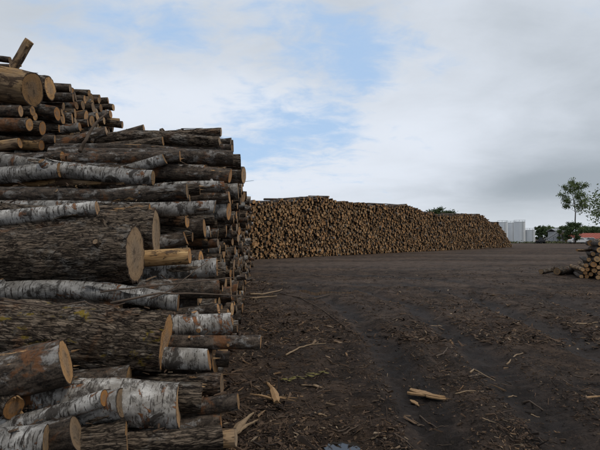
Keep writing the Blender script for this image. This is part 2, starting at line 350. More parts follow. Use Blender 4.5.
def log_geo(L, r0, r1, ns, nl, seed, furrow=0.0, lump=.04, bend=0.0, ends=3, jag=0.0, cut0=0.0, cut1=0.0):
    """Log along local +X from 0 (radius r0) to L (radius r1). Returns bark and the two cut ends as (V, F, lc)."""
    tt = np.linspace(0, 1, nl + 1); th = np.linspace(0, 2 * np.pi, ns, endpoint=False)
    T, TH = np.meshgrid(tt, th, indexing='ij')
    r = r0 + (r1 - r0) * T
    ro = seed * 3.7 % 97
    low = fbm(np.stack([T * L * 1.9 + ro, np.cos(TH) * .9 + 5, np.sin(TH) * .9 + ro], -1), 2, seed % 91) - .5
    r = r * (1 + lump * 2.6 * low)
    if furrow > 0:
        q = np.stack([T * L * 5 + ro, np.cos(TH) * r * 26, np.sin(TH) * r * 26 + ro], -1)
        n = fbm(q, 3, seed % 53); ridge = 1 - np.abs(2 * n - 1) * 2.2
        q2 = np.stack([T * L * 14 + ro, np.cos(TH) * r * 70, np.sin(TH) * r * 70], -1)
        r = r - furrow * np.clip(ridge, 0, 1) + furrow * .5 * (vnoise(q2, seed % 31) - .5)
    X = T * L
    if jag: X = X + jag * np.where(T < .001, 1, 0) * (vnoise(np.stack([TH * 3, TH * 0 + ro, TH * 0], -1), 3) - .5)
    X = X + np.where(T < .001, cut0 * np.cos(TH - ro) * r, 0) + np.where(T > .999, cut1 * np.sin(TH + ro) * r, 0)
    if ends > 2: X = X + np.where((T < .001) & (np.cos(TH - ro * 1.7) > .15), r0 * .07 * math.sin(ro * 5), 0)
    b1, b2 = math.cos(ro), math.sin(ro)
    cy = bend * b1 * np.sin(T * math.pi) + bend * .4 * np.sin(T * 7 + ro) - bend * .4 * math.sin(ro)
    cz = bend * b2 * np.sin(T * math.pi * 1.0)
    y0, z0 = np.cos(TH) * r, np.sin(TH) * r
    V = np.stack([X, cy + y0, cz + z0], -1).reshape(-1, 3); LC = np.stack([X, y0, z0], -1).reshape(-1, 3)
    i, k = np.meshgrid(np.arange(nl), np.arange(ns), indexing='ij'); k2 = (k + 1) % ns
    F = np.stack([i * ns + k, (i + 1) * ns + k, (i + 1) * ns + k2, i * ns + k2], -1).reshape(-1, 4)
    out = [(V, F.tolist(), LC)]
    for side, row in ((0, 0), (1, nl)):
        rim = V[row * ns:(row + 1) * ns]; lr = LC[row * ns:(row + 1) * ns]; cen = rim.mean(0); lcen = lr.mean(0)
        fr = [1.0] + [1 - .12 - .88 * q / ends for q in range(ends)] if ends > 1 else [1.0]
        rs = rim.copy()
        for _ in range(max(2, ns // 6)): rs = (np.roll(rs, 1, 0) + rs * 2 + np.roll(rs, -1, 0)) / 4
        EV, EL = [], []
        for f in fr:
            vv = cen + ((rim if f > .95 else rs) - cen) * f
            if ends > 1 and f < 1: vv[:, 0] += .006 * r0 * (rng.random(ns) - .5)
            EV.append(vv); ll = lcen + (lr - lcen) * f; ll = ll.copy(); ll[:, 0] = f; EL.append(ll)
        EV.append(cen[None]); EL.append(np.array([[0, 0, 0.]]))
        EF = []
        for q in range(len(fr) - 1):
            for kk in range(ns):
                a, b = q * ns + kk, q * ns + (kk + 1) % ns
                EF.append((a, b, b + ns, a + ns) if side == 0 else (a, a + ns, b + ns, b))
        base = (len(fr) - 1) * ns; c0 = len(fr) * ns
        for kk in range(ns):
            a, b = base + kk, base + (kk + 1) % ns
            EF.append((a, b, c0) if side == 0 else (b, a, c0))
        out.append((np.concatenate(EV), EF, np.concatenate(EL)))
    return out
def frame_from(A, B, roll):
    X = (B - A).normalized(); Y = Vector((0, 0, 1)).cross(X).normalized(); Z = X.cross(Y)
    M = Matrix((X, Y, Z)).transposed().to_4x4() @ Matrix.Rotation(roll, 4, 'X'); M.translation = A
    return M
LOGN = [0]
BARK = {'rough': 'bark_rough', 'mossy': 'bark_mossy', 'smooth': 'bark_smooth', 'birch': 'bark_birch', 'peeled': 'wood_peeled'}
def place_log(A, B, r0, r1, kind, label, group=None, hero=0, endmat='wood_end', rnd=None, name='log', bend=None, stubs=(), lump=None):
    """One log from its showing end A to its other end B; > bark, cut_end (two), branch_stub."""
    LOGN[0] += 1; seed = LOGN[0] * 7 + 3; rnd = random.random() if rnd is None else rnd
    A, B = Vector(A), Vector(B); L = (B - A).length
    ns, nl, en = ((64, 90, 6), (28, 36, 4), (16, 10, 2))[2 - hero]
    rr = {'rough': .034, 'mossy': .034, 'smooth': .013, 'birch': .006, 'peeled': .009}[kind]
    fur = rr * (1.0 if hero == 2 else .55) * min(1, r0 / .2) if hero else 0
    bend = random.uniform(.012, .05) * L * .6 if bend is None else bend
    ro_ = seed * 3.7 % 97
    def bow(t_): return Vector((0, bend * math.cos(ro_) * math.sin(t_ * math.pi) + bend * .4 * math.sin(t_ * 7 + ro_) - bend * .4 * math.sin(ro_), bend * math.sin(ro_) * math.sin(t_ * math.pi)))
    parts = log_geo(L, r0, r1, ns, nl, seed, fur, (.10 if lump is None else lump), bend, en, 0, random.uniform(-.22, .22), random.uniform(-.22, .22))
    M = frame_from(A, B, random.uniform(0, 6.28))
    mid = (A + B) / 2; mid.z -= (r0 + r1) / 2
    root = empty(name, mid); inv = Matrix.Translation(-mid) @ M
    Mn = np.array(inv)
    for (V, F, lc), nm, mt in zip(parts, ('bark', 'cut_end', 'cut_end'), (BARK[kind], endmat, endmat)):
        W = V @ Mn[:3, :3].T + Mn[:3, 3]
        mesh_obj(nm, W, F, [mt], root, True if nm == 'bark' else None, None, lc, rnd)
    if hero and not stubs and random.random() < .45: stubs = [(random.uniform(.05, .6), random.uniform(0, 6.28), random.uniform(0, .035), random.uniform(.012, .03) * min(1.3, r0 / .1)) for _ in range(random.choice([1, 2, 2]))]
    for (tt, ang, ln, sr) in stubs:
        a = Vector((tt * L, math.cos(ang) * r0 * .8, math.sin(ang) * r0 * .8)) + bow(tt); dirn = Vector((.25, math.cos(ang), math.sin(ang))).normalized()
        g = log_geo(r0 * .25 + ln, sr * 1.5, sr, 12, 4, seed + 1, .003, .06, 0, 2)
        Ms = np.array(inv @ frame_from(a, a + dirn, 0))
        st = None
        for (V, F, lc), nm, mt in zip(g, ('branch_stub', None, 'cut_end'), (BARK[kind], None, endmat)):
            if nm is None: continue
            W = V @ Ms[:3, :3].T + Ms[:3, 3]
            q = mesh_obj(nm, W, F, [mt], st if st else root, nm == 'branch_stub' or None, None, lc, rnd)
            if st is None: st = q
    if hero and r0 > .06:
        ins = np.array(inv)
        for _ in range(random.choice([2, 3, 4, 5]) if kind != 'peeled' else 1):       # loose bark curling off
            x0 = random.uniform(.01, .55) * L; ln = random.uniform(.08, .32); a0 = random.uniform(0, 6.28); arc = random.uniform(.15, .5); ny, nx_ = 4, 7; V = []; lcs = []
            lift = random.uniform(.01, .05) * min(1, r0 / .1); ph = random.uniform(0, 6)
            for lay in (0, 1):
                for i_ in range(nx_ + 1):
                    for j_ in range(ny + 1):
                        u_, v_ = i_ / nx_, j_ / ny; rag = .025 * math.sin(7 * v_ + ph) + .015 * math.sin(17 * v_ + ph * 2)
                        wv = 1 - .5 * abs(2 * u_ - 1) ** 2; an = a0 + (v_ - .5) * arc * wv
                        rr_ = r0 * 1.02 + .004 + lift * (u_ ** 2) * (.6 + .4 * math.sin(ph + v_ * 3)) - lay * .005
                        bo = bow((x0 + u_ * ln) / L); V.append((x0 + u_ * ln + rag * u_, math.cos(an) * rr_ + bo.y, math.sin(an) * rr_ + bo.z)); lcs.append(V[-1])
            st_ = (nx_ + 1) * (ny + 1); F = []
            for i_ in range(nx_):
                for j_ in range(ny):
                    a_ = i_ * (ny + 1) + j_; q4 = (a_, a_ + 1, a_ + ny + 2, a_ + ny + 1); F.append(q4); F.append(tuple(st_ + k for k in reversed(q4)))
            rim = [j_ for j_ in range(ny + 1)] + [i_ * (ny + 1) + ny for i_ in range(1, nx_ + 1)] + [nx_ * (ny + 1) + j_ for j_ in range(ny - 1, -1, -1)] + [i_ * (ny + 1) for i_ in range(nx_ - 1, 0, -1)]
            F += [(rim[k], rim[k - 1], rim[k - 1] + st_, rim[k] + st_) for k in range(len(rim))]
            W = np.array(V) @ ins[:3, :3].T + ins[:3, 3]; mesh_obj('bark_strip', W, F, [BARK[kind] if random.random() < .6 else 'bark_rough'], root, None, None, lcs, random.random())
        for _ in range(random.choice([0, 0, 2, 4])):                                    # fibres torn at the cut
            an = random.uniform(0, 6.28); rr_ = r0 * random.uniform(.75, .97); ln = random.uniform(.02, .07); b = MB(); wq = random.uniform(.004, .012)
            p0 = Vector((.004, math.cos(an) * rr_, math.sin(an) * rr_)); tq = Vector((0, -math.sin(an), math.cos(an))) * wq; nq = Vector((0, math.cos(an), math.sin(an))) * .004
            b.add([inv @ v for v in (p0 - tq, p0 + tq, p0 + nq, p0 - nq, p0 + Vector((-ln, 0, 0)) + tq * random.uniform(-1, 1))], [(0, 2, 4), (2, 1, 4), (1, 3, 4), (3, 0, 4)]); b.build('splinter', 'splinter_wood', root)
    return tag(root, label, 'log', group)
class Bulk:
    """Many logs joined into one stuff mesh."""
    def __init__(s): s.V = []; s.F = []; s.lc = []; s.rnd = []; s.mi = []; s.n = 0; s.sm = []
    def log(s, A, B, r0, r1, matid, endid, ns=8, nl=1, both=True):
        LOGN[0] += 1; L = (B - A).length; q = random.random()
        parts = log_geo(L, r0, r1, ns, nl, LOGN[0] * 5 + 1, 0, .05, 0 if nl < 2 else .008 * L, 1, 0, random.uniform(-.15, .15), 0)
        M = np.array(frame_from(A, B, random.uniform(0, 6)))
        for j, (V, F, lc) in enumerate(parts):
            if j == 2 and not both: continue
            s.V.append(V @ M[:3, :3].T + M[:3, 3]); s.lc.append(lc); s.rnd.append(np.full(len(V), q))
            s.F += [[i + s.n for i in f] for f in F]; s.n += len(V)
            s.mi += [matid if j == 0 else endid] * len(F); s.sm += [j == 0] * len(F)
    def build(s, name, mats):
        return mesh_obj(name, np.concatenate(s.V), s.F, mats, None, s.sm, s.mi, np.concatenate(s.lc), np.concatenate(s.rnd))

# ------------------------------------------------------------------ ground
ruts = [([(296, 286), (340, 305), (385, 345), (425, 410), (450, 470)], .20, .085), ([(352, 288), (410, 305), (470, 345), (540, 410), (590, 470)], .20, .07),
        ([(400, 282), (480, 300), (560, 332), (660, 380)], .24, .075), ([(440, 279), (520, 292), (640, 325)], .26, .07), ([(250, 272), (380, 276), (520, 283), (640, 288)], .34, .07),
        ([(250, 280), (400, 285), (540, 297), (640, 309)], .3, .06), ([(260, 267), (420, 268), (640, 276)], .4, .07)]
ruts = [([on_ground(*p) for p in pl], wd, dp) for pl, wd, dp in ruts]
PUD = [(on_ground(341, 443), .17, .16), (on_ground(331, 291), .75, .45)]
def seg_dist(x, y, pl, arc=False):
    d = np.full(x.shape, 1e9); al = np.zeros(x.shape); acc = 0.0
    for a, b in zip(pl[:-1], pl[1:]):
        ax, ay, ex, ey = a.x, a.y, b.x - a.x, b.y - a.y
        t = np.clip(((x - ax) * ex + (y - ay) * ey) / (ex * ex + ey * ey), 0, 1)
        q = np.hypot(x - ax - t * ex, y - ay - t * ey); ln = math.hypot(ex, ey); al = np.where(q < d, acc + t * ln, al); acc += ln; d = np.minimum(d, q)
    return (d, al) if arc else d
def gh(x, y):
    x = np.asarray(x, float); y = np.asarray(y, float); zz = np.zeros_like(x)
    fade = 1 / (1 + (np.hypot(x, y) / 40) ** 2)
    h = (fbm(np.stack([x * .45, y * .45, zz], -1), 3, 5) - .5) * .10 + (fbm(np.stack([x * 2.6, y * 2.6, zz], -1), 3, 9) - .5) * .075
    h = h + (fbm(np.stack([x * 11, y * 11, zz], -1), 2, 19) - .5) * .036
    for pl, wd, dp in ruts:
        wob = (fbm(np.stack([x * 1.3, y * 1.3, zz + 3], -1), 2, 29) - .5) * .35
        d, al = seg_dist(x, y, pl, True); lug = dp * .28 * np.sin(al * 2 * np.pi / .17 + d * 9) * np.exp(-(d / wd) ** 4); d = np.abs(d + wob * .5)
        h = h + lug * (np.hypot(x, y) < 13)
        h = h - dp * np.exp(-(d / wd) ** 2) + dp * .55 * np.exp(-((d - wd * 2.0) / (wd * .6)) ** 2)
    h = h * fade
    for c, rx, ry in PUD:
        wob = (fbm(np.stack([x * 3.1, y * 3.1, zz + 7], -1), 3, 41) - .5) * .9
        q = np.sqrt(((x - c.x) / rx) ** 2 + ((y - c.y) / ry) ** 2) + wob
        k = np.clip((1.9 - q) / 1.3, 0, 1); k = k * k * (3 - 2 * k)
        h = h * (1 - k * .85) - .062 * k
    # flat enough under the stacks for the bottom logs to bear on
    return h
ua = np.linspace(-1, 1, 461); gx = 2.0 + np.sign(ua) * (np.abs(ua) * 5.2 + (np.exp(np.abs(ua) * 6.2) - 1 - 6.2 * np.abs(ua)) * 5.5)
ub = np.linspace(0, 1, 520); gy = -40 + 0 * ub
gy = np.concatenate([np.linspace(-300, 1.0, 16), 1.0 + ub[1:] * 11 + (np.exp(ub[1:] * 7.0) - 1 - 7 * ub[1:]) * 2.4])
GX, GY = np.meshgrid(gx, gy, indexing='xy')
GV = np.stack([GX, GY, gh(GX, GY)], -1).reshape(-1, 3)
nx, ny = len(gx), len(gy)
i, j = np.meshgrid(np.arange(ny - 1), np.arange(nx - 1), indexing='ij')
GF = np.stack([i * nx + j, i * nx + j + 1, (i + 1) * nx + j + 1, (i + 1) * nx + j], -1).reshape(-1, 4)
gnd = tag(mesh_obj('ground', GV, GF.tolist(), ['soil'], None, True), kind='structure')
gxx, gyy = GV[:, 0], GV[:, 1]; trk_ = np.zeros(len(GV))
for pl, wd, dp in ruts: trk_ = np.maximum(trk_, np.exp(-((seg_dist(gxx, gyy, pl) + (fbm(np.stack([gxx * 1.3, gyy * 1.3, gxx * 0 + 3], -1), 2, 29) - .5) * .18) / (wd * 1.5)) ** 4))
ta = gnd.data.attributes.new('track', 'FLOAT', 'POINT'); ta.data.foreach_set('value', trk_.astype(np.float32))
for c, rx, ry in PUD:
    m = MB(); n = 40
    V = [(c.x + math.cos(a) * rx * 1.9, c.y + math.sin(a) * ry * 1.9, -.043) for a in [2 * math.pi * k / n for k in range(n)]]
    m.add(V, [tuple(range(n))]); tag(m.build('puddle', 'puddle_water'), kind='structure')

# ------------------------------------------------------------------ near stack (front row): frame d = along the stack, s = across
TH = math.atan((256 - 300) / FP)
D = Vector((math.sin(TH), math.cos(TH), 0)); S = Vector((math.cos(TH), -math.sin(TH), 0))
FACE = -.38
def prof(z): return 3.0 + .8 * z + .15 * z * z          # the slope that ends the stack towards the viewer
def wpt(d, s, z): v = D * d + S * s; return Vector((v.x, v.y, z))
def hit(px, py, d):
    r = ray(px, py); t = d / r.dot(D); return Vector((r.x * t, r.y * t, CH + r.z * t))
HAB = []; heroes = []                                               # (d, z, r, s_end, s_left)
def hero(xe, ye, dia, xl, yl, kind, label, layer=0.0, L=2.5, dd=0.0, q=1, taper=1.05, d=None, stubs=(), endmat='wood_end', rnd=None, bend=None, lump=None):
    if d is None:
        d = 4.5
        for _ in range(30):
            z = hit(xe, ye, d).z; d = .5 * d + .5 * (prof(max(z, 0)) + layer)
    if q == 1 and d > 3.9 and xe < 200 and ye > 100: yl += random.gauss(0, .055) * (xe - xl)
    A = hit(xe, ye, d); B = hit(xl, yl, d + dd * 0); r = dia / FP * A.y / 2
    u = (B - A).normalized()
    u = (u + D * dd).normalized()
    B = A + u * L
    for E in (A, B):
        if E.z < r * .96: E.z = r * .96
    heroes.append((d, A.z, r, A.dot(S), B.dot(S))); HAB.append((A.copy(), B.copy(), r))
    heroes.append(((A + u * L * .5).dot(D), (A + u * L * .5).z, r, A.dot(S), B.dot(S)))
    return place_log(A, B, r, r * taper, kind, label, None, q, endmat, rnd, 'log', bend, stubs, lump)

# x_end, y_end, diameter, then a second point along the axis further left (photo pixels)
hero(136, 254, 63, 0, 259, 'rough', 'thick furrowed grey-brown log with pale oval cut end, largest of the stack', .05, 2.6, q=2, taper=1.0, rnd=.597, bend=.01, lump=.05)
hero(157, 233, 52, 40, 238, 'rough', 'thick brown furrowed log just behind the largest log', .42, 2.5, q=2, rnd=.612, bend=.01)
hero(165, 341, 63, 0, 331, 'mossy', 'thick dark log with yellow moss patches along its bark', .0, 2.6, q=2, taper=.98, rnd=.445, bend=.01)
hero(66, 361, 46, 0, 375, 'smooth', 'white-flecked dark log with tan end, jutting in front of the mossy log', -.42, 2.2, q=2, rnd=.21, dd=-.05)
hero(178, 303, 18, 20, 301, 'birch', 'grey-white birch log wedged on top of the mossy log', .28, 2.5, q=1, rnd=.81)
hero(14, 407, 25, -60, 398, 'rough', 'weathered log end facing the yard, under the white-flecked dark log', -.34, 2.0, q=1, dd=.75, rnd=.52)
hero(128, 381, 30, 20, 387, 'smooth', 'dark smooth log lying in the shade below the mossy log', .05, 2.4, q=1, rnd=.37)
hero(77, 433, 36, 10, 447, 'smooth', 'dark log with rust-brown end beside a peeling birch near the bottom', -.28, 2.2, q=2, rnd=.93)
hero(104, 398, 17, 26, 417, 'birch', 'slim slanting birch with red-brown peeled strips', -.30, 1.5, q=1, rnd=.135)
hero(180, 405, 43, 100, 407, 'birch', 'thick white birch log with black knot scars, low in the stack', .10, 2.2, q=2, taper=1.0, rnd=.571, stubs=((.12, 4.6, .0, .035),))
hero(122, 402, 30, 60, 420, 'birch', 'grey birch log stub against the thick black-scarred birch', -.15, 2.0, q=1, rnd=.29)
hero(46, 441, 31, -20, 446, 'birch', 'peeling birch log with orange bark patches at the foot of the stack', -.46, 2.0, q=2, rnd=.877)
hero(128, 441, 40, 60, 452, 'rough', 'dark log with slanted pale sawn end at the foot of the stack', -.05, 2.2, q=2, rnd=.714)
hero(231, 323, 22, 168, 325, 'birch', 'white birch log streaked with black dashes, near the stack face', .25, 2.4, q=1, rnd=.05)
hero(261, 342, 14, 170, 341, 'smooth', 'slim dark log sticking furthest out of the stack over the ground', .30, 2.8, q=1, rnd=.33)
hero(209, 360, 21, 172, 360, 'birch', 'half-peeled birch log under the slim protruding dark log', .15, 2.3, q=1, rnd=.66)
hero(215, 360, 29, 180, 362, 'smooth', 'dark log beside the half-peeled birch, pale end', .5, 2.3, q=1, rnd=.18)
hero(229, 359, 16, 190, 358, 'smooth', 'small dark log with orange cut end under the protruding log', .62, 2.3, q=1, rnd=.27)
hero(222, 384, 24, 165, 383, 'rough', 'dark furrowed log above the small tilted brown log', .25, 2.3, q=1, rnd=.58)
hero(202, 397, 29, 150, 395, 'rough', 'log with bright orange sawn end beside the black-scarred birch', .1, 2.2, q=1, rnd=.14)
hero(238, 401, 17, 200, 406, 'smooth', 'small tilted brown log with pale end, low on the stack face', .15, 1.9, q=1, rnd=.48)
hero(212, 420, 17, 170, 420, 'peeled', 'pinkish peeled log below the black-scarred birch', .34, 2.1, q=1, rnd=.7)
hero(221, 420, 16, 170, 424, 'smooth', 'thin brown log with knobbly end, below the peeled pinkish log', .25, 2.1, q=1, rnd=.39)
hero(222, 437, 22, 150, 439, 'rough', 'dark bottom log lying on the ground at the stack corner', .1, 2.2, q=1, rnd=.55)
hero(236, 438, 18, 200, 440, 'peeled', 'tan peeled log with blocky end lying at the stack corner', .3, 2.0, q=1, rnd=.62)
hero(190, 256, 17, 150, 262, 'peeled', 'orange-tan peeled log next to the end of the largest log', .4, 2.2, q=1, rnd=.16)
hero(217, 267, 20, 190, 268, 'birch', 'birch log with pale bark beside the orange-tan peeled log', .75, 2.3, q=1, rnd=.42)
hero(218, 289, 20, 180, 289, 'smooth', 'dark log under the pale birch, above the grey-white birch', .65, 2.3, q=1, rnd=.79)
hero(186, 238, 15, 155, 240, 'smooth', 'short-looking dark log between thick brown log and stack face', .75, 2.3, q=1)
hero(187, 221, 15, 160, 222, 'rough', 'brown log with rusty end above the thick brown log', .65, 2.3, q=1)
hero(215, 207, 14, 148, 207, 'birch', 'speckled birch log on the step above the thick brown log', .2, 2.4, q=1, rnd=.12)
hero(97, 208, 15, 0, 219, 'birch', 'long white birch with rusty peeled spots lying above the largest log', -.1, 2.4, q=2, taper=1.15, rnd=.902)
hero(150, 212, 18, 60, 214, 'rough', 'shaggy brown log right of the long rusty-spotted birch', .1, 2.4, q=1)
hero(187, 191, 16, 0, 194, 'smooth', 'long brown log with scraped orange patch, under the knotted white birch', .0, 2.7, q=2, rnd=.237)
hero(125, 181, 10, 60, 178, 'peeled', 'bare tan log lying below the white knotted birch', .16, 2.0, q=1)
hero(60, 170, 16, 0, 178, 'birch', 'white birch log with branch scars, fattest birch of the upper tiers', -.12, 2.2, q=2, taper=1.25, rnd=.064, stubs=((.06, 1.2, .05, .04), (.22, 5.2, .012, .045)), lump=.06)
hero(95, 171, 9, 55, 168, 'birch', 'thin birch log right of the branch-scarred white birch', .05, 2.0, q=1)
hero(165, 159, 11, 95, 172, 'birch', 'slim silvery log slanting up to the right, middle of the stack', .0, 2.4, q=1, rnd=.35)
hero(153, 178, 16, 125, 178, 'birch', 'black and white birch butt beside the pale tan stub', .1, 2.2, q=1, rnd=.76)
hero(187, 176, 12, 165, 174, 'peeled', 'short pale barkless stub poking out of the upper stack', .5, 1.6, q=1, rnd=.11)
hero(230, 176, 16, 170, 172, 'smooth', 'dark log with bright tan end on the upper stack face', .45, 2.4, q=1)
hero(225, 187, 12, 200, 189, 'birch', 'small birch with round pale end below the tan-ended dark log', .45, 2.3, q=1)
hero(200, 189, 13, 165, 190, 'rough', 'brown log behind the end of the long scraped brown log', .3, 2.3, q=1)
hero(180, 156, 12, 25, 151, 'smooth', 'long grey-brown log running under the top tier of the stack', .0, 3.0, q=1, rnd=.44)
hero(233, 159, 16, 180, 158, 'smooth', 'dark log with peeled strip on top, second tier from the stack crest', .25, 2.4, q=1, rnd=.83)
hero(232, 148, 8, 178, 147, 'smooth', 'thin dark log under the crest logs', .3, 2.4, q=1)
hero(220, 142, 12, 160, 142, 'rough', 'crest log of the stack with a tan scraped patch and rusty end', .15, 2.4, q=1, rnd=.61)
hero(221, 132, 9, 205, 133, 'rough', 'short stub lying on the very crest above the scraped log', .1, 1.1, q=1, stubs=((.8, 1.5, .03, .03),))
hero(231, 141, 7, 215, 141, 'smooth', 'thin pole end at the crest corner of the stack', .5, 2.4, q=1)
hero(163, 141, 10, 90, 152, 'rough', 'dark shaggy log slanting up to the crest', .05, 2.4, q=1)
hero(144, 129, 9, 100, 134, 'smooth', 'charcoal log on the crest, left of the slanting shaggy log', .2, 2.4, q=1)
hero(107, 132, 12, 20, 145, 'smooth', 'lightly peeled log slanting up below the high back tier', -.1, 2.4, q=1, rnd=.91)
hero(20, 143, 11, -20, 144, 'peeled', 'splintered tan log end lying under the high back tier', -.15, 2.0, q=1)
hero(80, 127, 9, 0, 131, 'birch', 'grey birch log at the foot of the high back tier', .0, 2.2, q=1)
hero(62, 156, 10, 0, 158, 'smooth', 'dark log lying just above the white branch-scarred birch', .0, 2.2, q=1)
hero(145, 196, 13, 60, 204, 'smooth', 'dark log in the gap above the rusty-spotted birch', .25, 2.3, q=1)
hero(205, 170, 11, 160, 168, 'smooth', 'brown log behind the pale barkless stub', .35, 2.4, q=1)
hero(190, 199, 10, 150, 200, 'smooth', 'thin log squeezed under the long scraped brown log', .3, 2.3, q=1)
hero(120, 309, 14, 20, 296, 'smooth', 'thin dark log between the largest log and the mossy log', .35, 2.3, q=1)

# second, higher row behind: a fat log with a round end and an upright stub above it
hero(33, 89, 36, 0, 84, 'peeled', 'fat barkless log with round end on top of the high back tier', d=6.55, L=2.2, q=2, rnd=.472, taper=1.0, endmat='wood_end_weathered')
hero(30, 41, 9, 13, 67, 'peeled', 'short log leaning upright against the sky on the high tier', d=6.6, L=.62, q=1, rnd=.2)
hero(10, 60, 6, -30, 57, 'smooth', 'thin dark pole beside the upright leaning log', d=6.7, L=1.8, q=1)
hero(10, 66.5, 5, -30, 66, 'smooth', 'thin dark pole lying on the fat barkless log', d=6.5, L=1.8, q=1)
hero(50, 88, 26, 20, 88, 'rough', 'rough brown log tucked behind the fat round-ended log', d=7.0, L=2.2, q=1)
hero(21, 111, 12, -20, 112, 'smooth', 'log under the fat round-ended log', d=6.3, L=2.2, q=1)

# fill: circles dropped into the cross-section of each row
def pack(d0, d1, top, rlo, rhi, n_try, front=None, pw=1.7):
    xs, zs, rs = [], [], []; miss = 0
    xa = np.zeros(20000); za = np.zeros(20000); ra = np.zeros(20000); n = 0
    while miss < n_try and n < 19000:
        r = rlo + (rhi - rlo) * random.random() ** pw; best = None
        for _ in range(9):
            x = random.uniform(d0, d1); dxs = np.abs(xa[:n] - x); m = dxs < r + ra[:n]
            z = r
            if m.any(): z = max(z, float(np.max(za[:n][m] + np.sqrt((r + ra[:n][m]) ** 2 - dxs[m] ** 2))))
            if z + r > top(x): continue
            if front and x < front(z + r * .5): continue
            if best is None or z < best[1]: best = (x, z)
        if best is None: miss += 1; continue
        miss = max(0, miss - 1); xa[n], za[n], ra[n] = best[0], best[1], r; n += 1
    return list(zip(xa[:n], za[:n], ra[:n]))
def top1(d):
    if d < 7.6: return 3.25
    return 3.25 - min(1, (d - 7.6) / 2.0) * .45 + .18 * math.sin(d * 1.3) * min(1, (d - 7.6))
def frac_hidden(d, z, r):
    for (hd, hz, hr, s0, s1) in heroes:
        if math.hypot(d - hd, z - hz) < (r + hr) * .80: return True
    return False
fill1 = pack(3.1, 27.5, top1, .06, .15, 260, lambda z: prof(z) + .24)
fill2 = pack(5.6, 9.9, lambda d: (3.40 if d < 6.85 else 3.85 + .5 * min(1, (d - 6.85) / 2.4)), .055, .105, 200, lambda z: min(prof(z) + .35, 6.2 + .3 * max(0, z - 2.9)), 1.2)
def kind_of():
    q = random.random()
    return 'birch' if q < .17 else 'rough' if q < .42 else 'peeled' if q < .455 else 'smooth'
WORD = {'birch': 'white-barked birch', 'rough': 'furrowed brown', 'peeled': 'bare tan', 'smooth': 'dark-barked'}
MI = {'birch': 0, 'rough': 1, 'peeled': 2, 'smooth': 3}
bulkm = ['bark_birch', 'bark_rough', 'wood_peeled', 'bark_smooth', 'wood_end', 'wood_end_weathered']
bulk = Bulk(); cand = []
for row, fl in ((1, fill1), (2, fill2)):
    for d, z, r in fl:
        if frac_hidden(d, z, r): continue
        if row == 1:
            s0 = FACE + random.gauss(0, .11) - .30 * math.exp(-((z - 1.35) / .75) ** 2) * min(1, 14 / d)
            fr = d - prof(z)
            if fr < .75: s0 -= random.uniform(-.08, 1.2) * (.6 if z < 1.2 else 1)
            shown = fr < .34 or d < 6.6 and True
            rank = min(fr, .6) + d * .12 + (0 if z > .1 else .1)
        else:
            s0 = -2.95 + random.gauss(0, .13); rank = .3 + d * .075 - z * .12
            shown = z > 2.75
        cand.append((rank if shown else 99 + rank, row, d, z, r, s0))
cand.sort(key=lambda c: c[0])
N_IND = 300 - 42 - sum(1 for o in COL.objects if o.name.startswith('log'))
print('hero logs', LOGN[0], 'fill', len(fill1), len(fill2), 'individual fill', N_IND)
for k, (rank, row, d, z, r, s0) in enumerate(cand):
    L = random.uniform(2.25, 2.55); yaw = random.gauss(0, .08); tilt = random.gauss(0, .045)
    if rank > 90 and row == 1 and False: continue
    A = wpt(d, s0, z); B = A + (-S * math.cos(yaw) + D * math.sin(yaw)) * L; B.z = max(r, z + tilt * L)
    kd = kind_of()
    if k < N_IND:
        grp = 'logs in the slope and face of the near stack' if row == 1 else 'logs in the high back tier'
        size = 'thick' if r > .105 else 'slim' if r < .078 else 'medium'
        if row == 1: where = 'at the foot of the near stack' if z < .45 else 'halfway up the near stack' if z < 1.7 else 'in the upper near stack'
        else: where = 'at the top of the high back tier' if z > 3.6 else 'low in the high back tier'
        lab = f"{size} {WORD[kd]} log {where}"; grp = grp + ': ' + lab; em = random.choice(['wood_end', 'wood_end', 'wood_end_weathered'])
        place_log(A, B, r, r * random.uniform(.92, 1.1), kd, lab, grp, 0, em)
    else:
        bulk.log(A, B, r, r * random.uniform(.92, 1.1), MI[kd], random.choice([4, 5]), 12 if d < 12 else 9, 3 if d < 12 else 1)
tag(bulk.build('stacked_logs', bulkm), 'receding body of the near log stack, many small logs deep inside', 'log pile', None, 'stuff')

# branches and twigs caught in the near stack
def twig(pts, rad, label, m='stick_bark', name='branch', group=None):
    c = sum(pts, Vector()) / len(pts); b = MB()
    fine = []
    for a, e in zip(pts[:-1], pts[1:]):
        for q in range(4): fine.append(a.lerp(e, q / 4) + Vector((random.gauss(0, 1), random.gauss(0, 1), random.gauss(0, 1))) * rad * .25)
    fine.append(pts[-1])
    base = min(pts, key=lambda v: v.z)
    n = len(fine); b.tube([p - base for p in fine], [rad * (1 - .65 * k / n) for k in range(n)], 7)
    o = b.build(name, m, None, True); o.location = base
    return tag(o, label, 'branch', group)
twig([hit(80, 152, 6.0), hit(86, 140, 6.0), hit(95, 124, 6.1), hit(107, 111, 6.2)], .026, 'dark bent branch standing out of the logs below the high tier')
twig([hit(150, 299, 4.15), hit(175, 288, 4.2), hit(195, 270, 4.3), hit(207, 262, 4.4)], .008, 'thin twig slanting over the log ends')
twig([hit(100, 292, 3.9), hit(160, 285, 4.0), hit(220, 279, 4.2), hit(246, 276, 4.5)], .008, 'long thin branch lying across the stack below the peeled log')
twig([hit(110, 303, 3.75), hit(160, 293, 3.8), hit(210, 294, 4.1), hit(252, 297, 4.6)], .010, 'long bent branch lying along the mossy log')
twig([hit(5, 301, 3.6), hit(50, 307, 3.55), hit(85, 302, 3.55), hit(103, 309, 3.55), hit(125, 303, 3.6)], .008, 'crooked grey branch lying on the mossy log')
twig([hit(236, 183, 9.0), hit(245, 181.5, 9.0), hit(254, 180.5, 9.0)], .006, 'fine twig poking out of the stack face against the sky')

